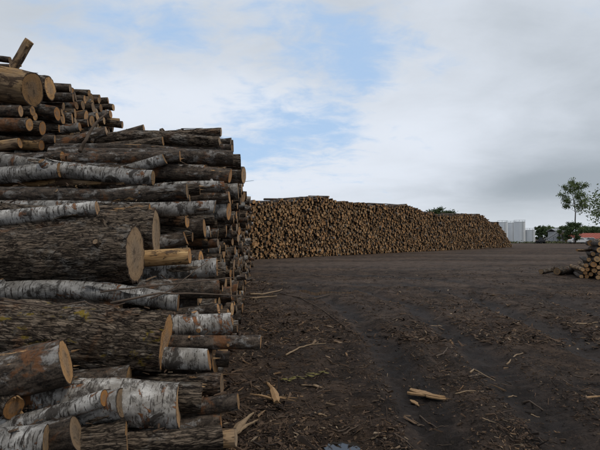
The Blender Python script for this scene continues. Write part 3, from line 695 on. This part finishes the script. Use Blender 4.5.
# ------------------------------------------------------------------ the long far stack
F0 = on_ground(246, 260); F1 = on_ground(512, 247.2)
FA = (F1 - F0); FLEN = FA.length; FA.normalize(); FN = Vector((FA.y, -FA.x, 0))
def far_px_s(px):
    r = ray(px, 240); # where the view through column px meets the face line
    M = np.array([[r.x, -FA.x], [r.y, -FA.y]]); t, s = np.linalg.solve(M, np.array([F0.x, F0.y])); return s
prof_px = [(236, 206), (248, 202.5), (258, 200.5), (266, 201.5), (285, 200.5), (302, 198), (312, 197.5), (325, 195.5), (331, 197.5), (340, 203), (345, 200.5),
           (358, 203), (372, 204), (385, 205), (398, 206.5), (407, 204), (415, 208), (425, 211.5), (437, 214), (447, 215.5), (460, 214.5), (482, 214.5), (486, 218), (491, 222), (498, 222.5), (505, 232), (512, 246)]
fs, fz = [], []
for px, py in prof_px:
    s = far_px_s(px); q = F0 + FA * s; r = ray(px, py); t = q.y / r.y; fs.append(s); fz.append(CH + r.z * t)
def topf(s): return float(np.interp(s, fs, fz)) + .11 * math.sin(s * 3.1) * math.sin(s * 1.3) + .10 * math.sin(s * 9.7 + 2 * math.sin(s))
fillf = pack(fs[0] - 1.5, fs[-1], topf, .055, .15, 420, None, 2.2)
print('far stack logs', len(fillf), 'length', FLEN, 'tops', [round(v, 1) for v in fz])
far = Bulk()
for s, z, r in fillf:
    q = F0 + FA * s; L = random.uniform(2.3, 2.6); o = random.gauss(0, .085); near_top = topf(s) - z < .5
    yaw = random.gauss(0, .06 if not near_top else .12)
    A = q + FN * o + Vector((0, 0, z)); B = A - (FN * math.cos(yaw) + FA * math.sin(yaw)) * L; B.z = max(r, z + random.gauss(0, .03 if not near_top else .12))
    far.log(A, B, r, r * random.uniform(.9, 1.1), 3 if random.random() < .6 else MI[kind_of()], 5 if random.random() < .80 + .2 * math.sin(s * .33 + math.sin(s * .9) + z * .5) else 4, 9 if s < 25 else 7, 1, False)
for px in (343, 408, 468):     # logs thrown across the crest
    s = far_px_s(px); q = F0 + FA * s - FN * random.uniform(.2, 1.4); zt = topf(s) - .06
    a = random.gauss(0, .25); dirv_ = FA * math.cos(a) - FN * math.sin(a)
    A = q - dirv_ * 1.2 + Vector((0, 0, zt + random.uniform(-.05, .1))); B = q + dirv_ * 1.2 + Vector((0, 0, zt + random.uniform(-.05, .1)))
    far.log(A, B, .11, .10, MI[kind_of()], 4, 9, 1)
tag(far.build('far_log_stack', bulkm), 'long far wall of stacked logs with brown cut ends across the yard', 'log pile', None, 'stuff')

# ------------------------------------------------------------------ small stack at the right edge
G0 = on_ground(594, 279)
fr = pack(-.45, .95, lambda x: min(1.5, .30 + max(0, x + .45) * 1.75), .075, .12, 60)
RA = Vector((.90, -.436, 0)); RN = Vector((-.436, -.90, 0))
for k, (x, z, r) in enumerate(fr):
    kd = random.choice(['smooth', 'rough', 'smooth', 'peeled'])
    A = G0 + RA * x + RN * random.gauss(0, .12) + Vector((0, 0, z)); yaw = random.gauss(0, .05)
    B = A - (RN * math.cos(yaw) + RA * math.sin(yaw)) * 2.4
    place_log(A, B, r, r, kd, f'{WORD[kd]} log with tan end in the small stack beside the open yard', 'logs in the small stack, ' + WORD[kd], 0, 'wood_end_lit')
def lying(p0, p1, r, kd, label, name='log'):
    A = on_ground(*p0); B = on_ground(*p1); A.z = B.z = r + .01
    return place_log(A, B, r, r, kd, label, None, 1)
lying((557, 275.5), (600, 271), .155, 'smooth', 'round-ended log lying on the ground before the small stack')
lying((541, 274.5), (585, 272), .11, 'rough', 'dark log lying flat on the ground, reaching furthest from the small stack')
lying((570, 272.3), (602, 270), .10, 'peeled', 'pale peeled log lying behind the round-ended log')
A = at_depth(577, 250.2, 18.9); B = at_depth(604, 249.2, 19.6)
place_log(A, B, .05, .06, 'peeled', 'thin pale pole jutting out sideways from the small stack', None, 1)
fat = at_depth(590, 243, 18.8); place_log(fat, fat + Vector((1.9, .9, .1)), .12, .12, 'smooth', 'dark log on top of the small stack, end jutting out', None, 1)

# ------------------------------------------------------------------ litter on the ground
def litter(n, region, smin, smax, flat):
    V, F, RN_ = [], [], []; pts = []
    while len(pts) < n:
        u = region(); pts.append(u)
    P = np.array(pts); Z = gh(P[:, 0], P[:, 1])
    tpl = np.array([[-1, -.6, 0], [1, -.35, 0], [.8, .5, 0], [-.7, .7, 0]])
    for k in range(n):
        ln = smin + (smax - smin) * random.random() ** 2.5; wd = ln * random.uniform(*flat); th = random.uniform(.002, .008)
        a = random.uniform(0, 6.28); b, c = random.gauss(0, .25), random.gauss(0, .2)
        M = np.array((Matrix.Rotation(a, 3, 'Z') @ Matrix.Rotation(b, 3, 'Y') @ Matrix.Rotation(c, 3, 'X')))
        q = tpl * (1 + np.random.uniform(-.3, .3, (4, 3))) * [ln / 2, wd / 2, 0]
        bot = q.copy(); bot[:, 2] -= th / 2; topv = q * [.9, .8, 0]; topv[:, 2] += th / 2; topv[1:3, 2] += ln * random.uniform(-.06, .1)
        W = np.concatenate([bot, topv]) @ M.T + [P[k, 0], P[k, 1], Z[k] + abs(b) * ln * .35 + th * .4]
        i0 = len(V) * 1; V.extend(W.tolist())
        F.extend([(i0, i0 + 3, i0 + 2, i0 + 1), (i0 + 4, i0 + 5, i0 + 6, i0 + 7)] + [(i0 + e, i0 + (e + 1) % 4, i0 + 4 + (e + 1) % 4, i0 + 4 + e) for e in range(4)])
        RN_ += [random.random()] * 8
    return V, F, RN_
np.random.seed(3)
def near_points(n, far_lim=24.0, near_lim=0.0):
    out = []
    while len(out) < n:
        py = 470 - 218 * np.random.random(60000) ** 1.4; px = np.random.uniform(150, 640, 60000)
        k = CH / ((py - HOR) / FP); x = (px - 300) / FP * k; y = k
        ok = (y < far_lim) & (y > near_lim); x, y = x[ok], y[ok]
        dens = fbm(np.stack([x * .55, y * .55, x * 0 + 2.0], -1), 3, 77)
        dm = np.min([seg_dist(x, y, pl) for pl, _, _ in ruts], axis=0)
        keep = (np.random.random(len(x)) < (dens - .30) * 2.6) & ((dm > .24) | (np.random.random(len(x)) < .2))
        out += list(zip(x[keep].tolist(), y[keep].tolist()))
    return iter(out)
def reg_pile():
    d = 2.9 + 14 * random.random() ** 1.8; v = wpt(d, FACE + abs(random.gauss(0, .7)) - .2, 0); return v.x, v.y
it1 = near_points(30000); V1, F1_, R1 = litter(19000, lambda: next(it1), .006, .050, (.25, .8)); V2, F2_, R2 = litter(4000, reg_pile, .015, .14, (.15, .6))
it3 = near_points(9000); V3, F3_, R3 = litter(2400, lambda: next(it3), .03, .16, (.05, .12)); it6 = near_points(11000, 26, 7); V6, F6_, R6 = litter(10000, lambda: next(it6), .03, .15, (.2, .6))
V4, F4_, R4 = litter(700, reg_pile, .08, .35, (.05, .12))
_gh = gh; tops = []
for (A_, B_, hr) in HAB:
    if A_.z > 2.55 or hr < .04: continue
    for _ in range(24):
        a_ = random.gauss(0, .5); p_ = A_.lerp(B_, random.uniform(.03, .7)); p_ = p_ + D * (math.sin(a_) * hr * .96); tops.append((p_.x, p_.y, p_.z + math.cos(a_) * hr * .96))
it = iter([]); TZ = np.array([p[2] for p in tops])
gh = lambda x, y: TZ
it = iter(tops); V5, F5_, R5 = litter(len(tops), lambda: next(it)[:2], .015, .11, (.12, .5)); gh = _gh
VV, FF, RR_ = [], [], []
for v, f, r_ in ((V1, F1_, R1), (V2, F2_, R2), (V3, F3_, R3), (V4, F4_, R4), (V5, F5_, R5), (V6, F6_, R6)):
    b = len(VV); VV += v; FF += [tuple(b + q for q in ff) for ff in f]; RR_ += r_
tag(mesh_obj('bark_litter', VV, FF, ['chips'], None, False, None, None, np.array(RR_)), 'bark flakes, chips and splinters strewn over the dark soil', 'bark litter', None, 'stuff')

def gp(px, py, up=.01):
    g = on_ground(px, py); g.z = float(gh(np.array([g.x]), np.array([g.y]))[0]) + up; return g
def stick(pix, rad, label, m='stick_bark', group=None, up=.01):
    o = twig([gp(*p, up=up) for p in pix], rad, label, m, 'stick', group); o['category'] = 'stick'; return o
stick([(286, 357), (300, 349), (312, 346), (326, 345)], .013, 'bent tan stick lying flat, longest of the bare soil by the near stack', 'stick_pale', None, .015)
stick([(280, 295), (300, 299), (322, 312), (350, 334)], .013, 'long curved branch lying on the soil beyond the near stack', 'stick_bark', None, .02)
stick([(250, 296), (266, 295), (282, 291)], .03, 'pale stripped stick on the ground by the stack face', 'stick_pale', None, .03)
stick([(250, 300), (264, 299), (277, 298)], .026, 'second pale stripped stick lying along the first by the stack face', 'stick_pale', None, .03)
stick([(237, 313), (244, 314), (250, 313)], .014, 'short rusty stick next to the stack face', 'stick_bark')
stick([(316, 300), (330, 296), (349, 294)], .014, 'thin branch crossing the end of the long curved branch', 'stick_bark')
stick([(470, 375), (474, 369), (479, 372), (497, 377)], .012, 'pale crooked root-like stick curled at one end', 'stick_pale')
stick([(507, 363), (515, 358), (523, 351)], .012, 'grey stick slanting away beside the crooked pale stick', 'stick_pale')
stick([(455, 397), (470, 396.5), (484, 396)], .008, 'straight thin pale stick near the split wood slab', 'stick_pale')
stick([(436, 362), (443, 358), (448, 353)], .012, 'short dark twig standing a little off the soil', 'stick_bark', None, .04)
stick([(415, 325), (430, 324), (440, 323)], .016, 'flat brown stick in the chip-covered strip', 'stick_pale')
stick([(575, 324), (586, 323), (598, 323)], .018, 'long pale stick by the wheel rut towards the small stack', 'stick_pale')
stick([(523, 397), (530, 400), (543, 408)], .014, 'brown sliver lying in the litter by the rut', 'stick_bark')
for k in range(60):
    px, py = random.uniform(250, 600), 290 + 160 * random.random() ** 1.3; a = random.gauss(0, .35); ln = random.uniform(5, 16) * (py - 200) / 170
    stick([(px, py), (px + ln * .5, py + ln * .5 * math.sin(a) + random.uniform(-1, 1)), (px + ln, py + ln * math.sin(a))], random.uniform(.004, .010),
          'small loose stick lying among the bark chips', random.choice(['stick_bark', 'stick_pale', 'stick_bark', 'stick_bark']), 'small sticks scattered over the yard')

def shards(name, px, py, spec, m, label, cat):
    g = gp(px, py, .0); b = MB()
    for (x, y, z, yaw, pitch, L, wd, th) in spec:
        M = Matrix.Rotation(R(yaw), 3, 'Z') @ Matrix.Rotation(R(-pitch), 3, 'Y')
        n = 9; V = []
        for q in range(n + 1):
            t_ = q / n; w_ = wd * (.35 + .65 * math.sin(min(1, t_ * 1.25 + .12) * math.pi) ** .7) * (1 if t_ < .98 else .15); h_ = th * (1 - .5 * t_)
            off = .06 * L * math.sin(t_ * 4 + yaw) + random.uniform(-.1, .1) * wd
            for yy, zz in ((-.5, -.3), (.5, -.4), (.55, .3), (.05, .62), (-.5, .35)):
                V.append(M @ Vector(((t_ - .5) * L, yy * w_ + off, zz * h_ + h_ * .4)) + Vector((x, y, z)))
        F = [(q * 5 + e, q * 5 + (e + 1) % 5, (q + 1) * 5 + (e + 1) % 5, (q + 1) * 5 + e) for q in range(n) for e in range(5)]
        F += [(4, 3, 2, 1, 0), tuple(n * 5 + e for e in range(5))]; b.add(V, F)
    o = b.build(name, m); o.location = g; return tag(o, label, cat)
shards('wood_slab', 428, 393, [(.0, .03, .035, -42, 4, .40, .09, .035), (.03, .06, .03, -55, 7, .30, .05, .025), (-.04, .0, .03, -33, 2, .34, .035, .03), (.08, .02, .03, -30, 5, .2, .03, .02)], 'splinter_wood', 'split tan wood slab with torn end lying on the bare soil', 'wood slab')
shards('wood_splinter', 444, 397, [(0, .02, .02, -28, 3, .34, .035, .02)], 'splinter_wood', 'narrow tan splinter right beside the split slab', 'splinter')
shards('wood_splinter', 415, 396, [(0, 0, .02, -75, 5, .2, .05, .02)], 'splinter_wood', 'short grey-tan splinter left under the split slab', 'splinter')
shards('wood_splinter', 596, 401, [(0, 0, .02, 20, 3, .25, .03, .015)], 'splinter_wood', 'lone tan splinter beyond the split slab', 'splinter')
shards('broken_branch', 272, 402, [(.0, .0, .05, 110, 25, .30, .07, .05), (.10, -.05, .03, -28, 3, .32, .022, .014), (.12, -.10, .03, -46, 3, .30, .018, .012), (.05, -.12, .03, -62, 2, .28, .018, .012), (-.10, -.04, .03, 160, 6, .24, .03, .02)], 'splinter_wood', 'shredded branch end with spread torn fibres on the soil', 'branch')
shards('bark_slab', 243, 432, [(0, 0, .05, 62, 14, .34, .065, .03), (.03, -.02, .04, 50, 10, .26, .04, .02)], 'stick_pale', 'leaning curled tan bark slab at the stack corner', 'bark slab')
shards('bark_slab', 318, 389, [(0, 0, .015, -30, 0, .12, .05, .02)], 'stick_pale', 'pale chip of wood beside the yellow sprig', 'bark slab')
g = gp(305, 379, 0); root = empty('leafy_sprig', g); b = MB()
b.tube([Vector((-.24, -.14, .01)), Vector((-.05, 0, .03)), Vector((.22, .20, .02))], [.006, .005, .003], 6); b.build('stem', 'stick_bark', root)
for k in range(20):
    t_ = k / 20; c = Vector((-.22 + .46 * t_, -.13 + .34 * t_, .025)) + Vector((random.gauss(0, .03), random.gauss(0, .03), random.random() * .02)); a = random.uniform(0, 6.28); q = MB()
    u = Vector((math.cos(a), math.sin(a), random.uniform(-.2, .3))) * .04; v = Vector((-math.sin(a), math.cos(a), random.uniform(-.3, .3))) * .018
    q.add([c - u, c - u * .3 + v, c + u * .4 + v * .8, c + u, c + u * .4 - v * .8, c - u * .3 - v, c + Vector((0, 0, .006))], [(0, 6, 1), (1, 6, 2), (2, 6, 3), (3, 6, 4), (4, 6, 5), (5, 6, 0)]); q.build('leaf', 'sprig_leaf', root)
tag(root, 'yellow-green wilted leafy sprig lying on dark soil', 'sprig')

# ------------------------------------------------------------------ buildings and machines at the back
def lathe(profile, n=32):
    V = [(r * math.cos(2 * math.pi * k / n), r * math.sin(2 * math.pi * k / n), z) for r, z in profile for k in range(n)]
    F = [(i * n + k, i * n + (k + 1) % n, (i + 1) * n + (k + 1) % n, (i + 1) * n + k) for i in range(len(profile) - 1) for k in range(n)]
    F.append(tuple(range((len(profile) - 1) * n, len(profile) * n))); return V, F
def silo(pxl, pxr, ytop, Y, label):
    a, b_ = at_depth(pxl, 243, Y), at_depth(pxr, 243, Y); c = (a + b_) / 2; rad = (b_.x - a.x) / 2; H = at_depth(pxl, ytop, Y).z
    root = empty('silo', (c.x, c.y + rad, 0)); pr = []
    nb = 9; hw = H - rad * .16
    for k in range(nb):
        z0, z1 = hw * k / nb, hw * (k + 1) / nb; pr += [(rad, z0), (rad, z1 - .05), (rad * .985, z1 - .03), (rad * .985, z1)]
    m = MB(); m.add(*lathe(pr)); m.build('wall', 'silo_steel', root, False)
    m = MB(); m.add(*lathe([(rad * 1.03, hw - .02), (rad * 1.03, hw + .08), (rad * .5, H - .05), (rad * .1, H), (rad * .1, H + .3), (.02, H + .35)])); m.build('roof', 'silo_steel', root)
    m = MB()
    for s in (-.2, .2): m.box((s + rad * .2, -rad - .12, H / 2), (.05, .05, H))
    for k in range(int(H / .4)): m.box((rad * .2, -rad - .12, .3 + k * .4), (.4, .03, .03))
    m.build('ladder', 'silo_dark', root)
    m = MB(); n = 24
    m.tube([(math.cos(2 * math.pi * k / n) * rad * 1.02, math.sin(2 * math.pi * k / n) * rad * 1.02, hw + .5) for k in range(n + 1)], .018, 5, False)
    for k in range(0, n, 2): m.tube([(math.cos(2 * math.pi * k / n) * rad * 1.02, math.sin(2 * math.pi * k / n) * rad * 1.02, hw + z) for z in (0, .5)], .015, 5)
    m.build('railing', 'silo_dark', root)
    return tag(root, label, 'silo', 'pale silos beyond the far stack')
silo(500, 509.5, 221.5, 131, 'pale grey silo half hidden behind the sloping end of the far log stack')
silo(508.5, 517.5, 222, 136, 'pale grey silo standing between the half-hidden silo and the tall front one')
silo(517, 527.6, 221, 124, 'tall pale silo standing next to the short one')
silo(527.6, 537, 229.3, 124, 'short pale silo at the open end of the silo row')

def building(cx0, cx1, Y, depth, hw, hr, wallm, roofm, label, name='shed', wins=0):
    x0, x1 = at_depth(cx0, 243, Y).x, at_depth(cx1, 243, Y).x; L = x1 - x0
    root = empty(name, ((x0 + x1) / 2, Y + depth / 2, 0)); m = MB()
    m.box((0, 0, hw / 2), (L, depth, hw)); m.build('wall', wallm, root)
    m = MB(); o = .35; h2 = depth / 2 + o
    V = [(-L / 2 - o, -h2, hw - .05), (L / 2 + o, -h2, hw - .05), (L / 2 + o, 0, hr), (-L / 2 - o, 0, hr), (L / 2 + o, h2, hw - .05), (-L / 2 - o, h2, hw - .05)]
    V += [(x, y, z + .14) for x, y, z in V]
    m.add(V, [(0, 1, 2, 3)[::-1], (3, 2, 4, 5)[::-1], (6, 7, 8, 9), (9, 8, 10, 11), (0, 6, 9, 3), (3, 9, 11, 5), (1, 2, 8, 7), (2, 4, 10, 8), (0, 1, 7, 6), (5, 11, 10, 4)]); rf = m.build('roof', roofm, root)
    for k in range(int(L / .9)):
        q = MB(); x = -L / 2 + .45 + k * .9
        q.add([(x - .03, -h2, hw + .095), (x + .03, -h2, hw + .095), (x + .03, 0, hr + .145), (x - .03, 0, hr + .145), (x - .03, -h2, hw + .15), (x + .03, -h2, hw + .15), (x + .03, 0, hr + .20), (x - .03, 0, hr + .20)],
              [(4, 5, 6, 7), (0, 1, 5, 4), (1, 2, 6, 5), (3, 0, 4, 7)]); q.build('seam', roofm, rf)
    for k in range(wins):
        x = -L / 2 + (k + .5) * L / wins; q = MB(); q.box((x, -depth / 2 - .02, hw * .55), (L / wins * .5, .08, hw * .45)); wn = q.build('window', 'wall_pale', root)
        q = MB(); q.box((x, -depth / 2 - .075, hw * .55), (L / wins * .44, .02, hw * .38)); q.build('pane', 'dark_glass', wn)
    q = MB(); q.box((-L / 2 + L * .06 + .6, -depth / 2 - .03, 1.0), (1.0, .06, 2.0)); q.build('door', 'steel_dark', root)
    return tag(root, label, 'building')
building(573, 640, 132, 9, 1.1, 2.6, 'wall_pale', 'red_roof', 'long low shed with faded red metal roof and pale wall', 'shed', 8)
building(557, 569, 138, 5, 3.2, 4.0, 'steel_grey', 'steel_grey', 'grey metal workshop between conveyor and tall tree', 'workshop', 3)
# conveyor
c0, c1 = at_depth(545, 241.5, 127), at_depth(566, 228, 127); root = empty('conveyor', (c0.x, 127, 0))
O = Vector((c0.x, 127, 0)); a, b_ = Vector((c0.x, 127, .5)) - O, Vector((c1.x, 127, c1.z)) - O
m = MB()
for dyy in (-.5, .5): m.tube([a + Vector((0, dyy, 0)), b_ + Vector((0, dyy, 0))], .09, 6); m.tube([a + Vector((0, dyy, .45)), b_ + Vector((0, dyy, .45))], .07, 6)
for k in range(13):
    p0, p1 = a.lerp(b_, k / 12), a.lerp(b_, min(1, (k + .5) / 12))
    for dyy in (-.5, .5): m.tube([p0 + Vector((0, dyy, 0)), p1 + Vector((0, dyy, .45))], .04, 5)
m.build('truss', 'steel_grey', root)
m = MB(); M = Matrix.Rotation(-math.atan2(b_.z - a.z, b_.x - a.x), 3, 'Y'); m.box((a + b_) / 2 + Vector((0, 0, .2)), ((b_ - a).length, .8, .08), M); m.build('belt', 'rubber', root)
for f in (.45, .7, .95):
    p = a.lerp(b_, f)
    for dyy in (-.5, .5): m = MB(); m.tube([Vector((p.x, dyy, 0)), Vector((p.x, dyy, p.z))], .08, 6); m.build('leg', 'steel_grey', root)
m = MB(); p = b_
m.add([(p.x - .3, -1, p.z + .3), (p.x + 1.6, -1, p.z + .3), (p.x + 1.6, 1, p.z + .3), (p.x - .3, 1, p.z + .3), (p.x + .2, -.5, p.z - 1.2), (p.x + 1.1, -.5, p.z - 1.2), (p.x + 1.1, .5, p.z - 1.2), (p.x + .2, .5, p.z - 1.2)],
      [(0, 1, 2, 3), (0, 4, 5, 1), (1, 5, 6, 2), (2, 6, 7, 3), (3, 7, 4, 0), (4, 7, 6, 5)]); m.build('hopper', 'steel_grey', root)
tag(root, 'grey steel conveyor climbing to a hopper beside the workshop', 'conveyor')
# loader
def wheel(root, x, y, r, wd):
    V, F = lathe([(r * .6, -wd / 2), (r * .93, -wd / 2), (r, -wd * .3), (r, wd * .3), (r * .93, wd / 2), (r * .6, wd / 2), (r * .55, wd * .3), (.02, wd * .3)], 20)
    V = [(q[0] + x, q[2] + y, q[1] + r) for q in V]; m = MB(); m.add(V, F); wh = m.build('wheel', 'rubber', root)
    V, F = lathe([(r * .58, -wd * .52), (r * .5, -wd * .4), (.02, -wd * .38)], 16); m = MB(); m.add([(q[0] + x, q[2] + y, q[1] + r) for q in V], F); m.build('rim', 'steel_grey', wh)
def loader(px, py, label, bodym):
    g = on_ground(px, py); root = empty('log_loader', g)
    for x in (-1.1, 1.1):
        for y in (-.75, .75): wheel(root, x, y, .55, .45)
    m = MB(); m.box((-.9, 0, 1.15), (1.9, 1.2, .8)); m.box((.5, 0, .85), (1.6, .8, .45)); m.build('body', bodym, root)
    m = MB(); m.box((-.15, 0, 1.95), (1.0, 1.1, 1.0)); cb = m.build('cab', 'dark_glass', root)
    m = MB(); m.box((-.15, 0, 2.5), (1.2, 1.25, .1)); m.build('roof', bodym, cb)
    for y in (-.45, .45): m = MB(); m.tube([(.4, y, 1.5), (1.3, y, 1.3), (2.1, y, .7)], .1, 6); m.build('lift_arm', bodym, root)
    m = MB()
    for y in (-.5, -.15, .15, .5): m.tube([(2.0, y, .9), (2.4, y, .3), (3.0, y, .2)], .05, 6)
    m.build('fork', 'steel_dark', root)
    return tag(root, label, 'loader')
ld = loader(540.5, 243.4, 'small dark wheel loader parked in front of the hedge trees by the silos', 'steel_dark'); ld.rotation_euler = (0, 0, R(110)); ld.scale = (.6, .6, .6)
tr = loader(570, 243.2, 'orange wheel loader beside the trunk of the tall tree', 'orange_paint'); tr.rotation_euler = (0, 0, R(205)); tr.scale = (.7, .7, .7)
def car(px, py, label, m_):
    g = on_ground(px, py); root = empty('parked_car', g); L, W_ = 4.3, 1.75
    prf = [(-2.15, .3), (-2.15, .75), (-1.9, .95), (-1.2, 1.0), (-.7, 1.45), (.8, 1.48), (1.5, 1.0), (2.1, .9), (2.15, .3)]
    n = len(prf); m = MB(); V = [(x, -W_ / 2 * (1 if z < 1.1 else .82), z) for x, z in prf] + [(x, W_ / 2 * (1 if z < 1.1 else .82), z) for x, z in prf]
    m.add(V, [tuple(range(n)), tuple(reversed(range(n, 2 * n)))] + [(k, k + n, (k + 1) % n + n, (k + 1) % n) for k in range(n)]); m.build('body', m_, root)
    m = MB(); m.add([(-.95, -W_ / 2 - .01, 1.02), (1.2, -W_ / 2 - .01, 1.02), (.7, -W_ / 2 * .83 - .01, 1.4), (-.6, -W_ / 2 * .83 - .01, 1.4)], [(0, 1, 2, 3)]); m.build('side_window', 'dark_glass', root)
    for x in (-1.3, 1.3):
        for y in (-.75, .75): wheel(root, x, y, .32, .22)
    return tag(root, label, 'car')
car(578, 243.4, 'white parked car in front of the red-roofed shed, nearer the tall tree', 'white_paint')
car(588.5, 243.3, 'grey parked car in front of the middle of the red-roofed shed', 'steel_grey')

# ------------------------------------------------------------------ trees
def leaves(tips, per, spread, size, sd):
    rg = np.random.default_rng(sd); T = np.repeat(np.array([list(t) for t in tips]), per, 0); n = len(T)
    C = T + rg.normal(0, 1, (n, 3)) * np.array([spread, spread, spread * .75])
    u = rg.normal(0, 1, (n, 3)); u /= np.linalg.norm(u, axis=1)[:, None]; v = np.cross(u, rg.normal(0, 1, (n, 3))); v /= np.linalg.norm(v, axis=1)[:, None]
    s = size * rg.uniform(.6, 1.3, (n, 1)); V = np.stack([C - u * s, C + v * s * .5, C + u * s, C - v * s * .5], 1).reshape(-1, 3)
    F = np.arange(n * 4).reshape(-1, 4).tolist(); clump = np.repeat(rg.random(len(tips)), per) * .6 + rg.random(n) * .4
    return V, F, np.repeat(clump, 4)
def tree(name, base, H, crown_lo, wid, lab, leafm, per, lsize, nl, sd, group=None, trunk_r=None, lean=(0, 0), cat='tree', gaps=.0):
    rg = random.Random(sd); root = empty(name, base); tr = trunk_r or H * .018; m = MB(); tips = []
    pts = [Vector((lean[0] * t_ + rg.gauss(0, .012) * H * (t_ > 0), lean[1] * t_ + rg.gauss(0, .012) * H * (t_ > 0), H * .9 * t_)) for t_ in [k / 8 for k in range(9)]]
    m.tube(pts, [tr * (1 - .85 * k / 8) for k in range(9)], 8)
    for k in range(nl):
        t_ = crown_lo + (1 - crown_lo) * (k + .3) / nl; f = t_ * 8 * .98; i0 = min(7, int(f)); p0 = pts[i0].lerp(pts[i0 + 1], f - i0)
        a = k * 2.4 + rg.uniform(-.5, .5); shape = math.sin(math.pi * min(1, .18 + .8 * (t_ - crown_lo) / (1 - crown_lo))) ** .7
        ln = wid * shape * rg.uniform(.65, 1.1); up = rg.uniform(.35, .9)
        e = p0 + Vector((math.cos(a) * ln, math.sin(a) * ln, ln * up)); mid = p0.lerp(e, .5) + Vector((0, 0, -ln * .06))
        r0 = tr * .36 * (1.2 - t_); m.tube([p0, mid, e], [r0, r0 * .6, r0 * .25], 5)
        if rg.random() < gaps: continue
        for q in range(4):
            f2 = rg.uniform(.35, 1.0); s0 = p0.lerp(e, f2); aa = a + rg.uniform(-1.3, 1.3); l2 = ln * rg.uniform(.2, .5)
            e2 = s0 + Vector((math.cos(aa) * l2, math.sin(aa) * l2, l2 * rg.uniform(0, .8))); m.tube([s0, e2], [r0 * .3, r0 * .12], 4); tips.append(e2); tips.append(s0.lerp(e2, .5))
        tips.append(e)
    tips.append(pts[-1] + Vector((0, 0, H * .05))); m.build('trunk', 'trunk_bark', root, True)
    V, F, rn = leaves(tips, per, wid * .13, lsize, sd); mesh_obj('crown', V, F, [leafm], root, False, None, None, rn)
    return tag(root, lab, cat, group)
Yt = 112
bt = at_depth(575, 243.5, Yt); tree('tall_tree', (bt.x, Yt, 0), 16.4, .5, 2.9, 'tall slender tree with airy open crown standing above the red-roofed shed', 'leaf_pale', 26, .19, 20, 5, trunk_r=.2, lean=(-.2, 0), gaps=.12)
b2 = at_depth(574, 243.5, 110); tree('bushy_tree', (b2.x, 110, 0), 5.0, .1, 2.1, 'bushy dark green shrub around the foot of the tall tree', 'leaf_dark', 40, .16, 14, 6)
b2 = at_depth(563, 243, 116); tree('bushy_tree', (b2.x, 116, 0), 4.4, .15, 1.5, 'loose shrub between the workshop and the tall tree', 'leaf_pale', 30, .15, 10, 61)
b3 = at_depth(634, 250, 62); tree('broadleaf_tree', (b3.x, 62, 0), 4.3, .36, 5.0, 'broadleaf tree reaching its boughs in over the small log stack', 'leaf_pale', 46, .15, 22, 8, trunk_r=.2, gaps=.1)
lab = ['low dark tree beside the short silo', 'round dark tree behind the dark wheel loader', 'pale feathery tree behind the conveyor foot', 'dark conifer-like tree behind the conveyor', 'low tree peering over the red roof by the tall tree', 'low tree peering over the red roof further along', 'dense tree behind the middle of the red shed', 'dense tree behind the far end of the red shed']
for k, (px, H, wd, Y) in enumerate([(539.5, 5.3, 1.5, 150), (545, 4.2, 2.2, 152), (549, 5.6, 2.0, 165), (555, 4.6, 1.9, 155), (584, 5.6, 2.5, 170), (594, 5.2, 2.4, 160), (589, 4.2, 2.6, 150), (604, 5.0, 3.0, 155)]):
    p = at_depth(px, 243, Y); tree('background_tree', (p.x, Y, 0), H, .08, wd, lab[k], 'leaf_pale' if k in (2, 4) else 'leaf_dark', 34, .2, 12, 20 + k, 'trees at the back of the yard')
for k, (px, py, wd) in enumerate([(434, 208.5, 2.1), (445, 211, 2.3), (450, 212, 1.8)]):
    Y = 92 + 4 * k; p = at_depth(px, py, Y); tree('tree_top', (p.x, Y, 0), p.z, .55, wd, ['roundest treetop showing over the far log stack', 'middle treetop showing over the far log stack', 'lowest treetop showing over the far log stack'][k], 'leaf_dark', 34, .18, 14, 40 + k, 'treetops over the far stack')
# rough grass strip along the back edge of the yard
V, F, rn = leaves([Vector((random.uniform(20, 130), random.uniform(118, 126), .18)) for _ in range(2600)], 5, .35, .22, 99)
V[:, 2] = np.maximum(V[:, 2] * .7, .0)
tag(mesh_obj('grass', V, F, ['grass_blade'], None, False, None, None, rn), 'rough grass along the back edge of the yard', 'grass', None, 'stuff')
print('objects', len(bpy.data.objects), 'tris', sum(len(m.polygons) * 2 for m in bpy.data.meshes))
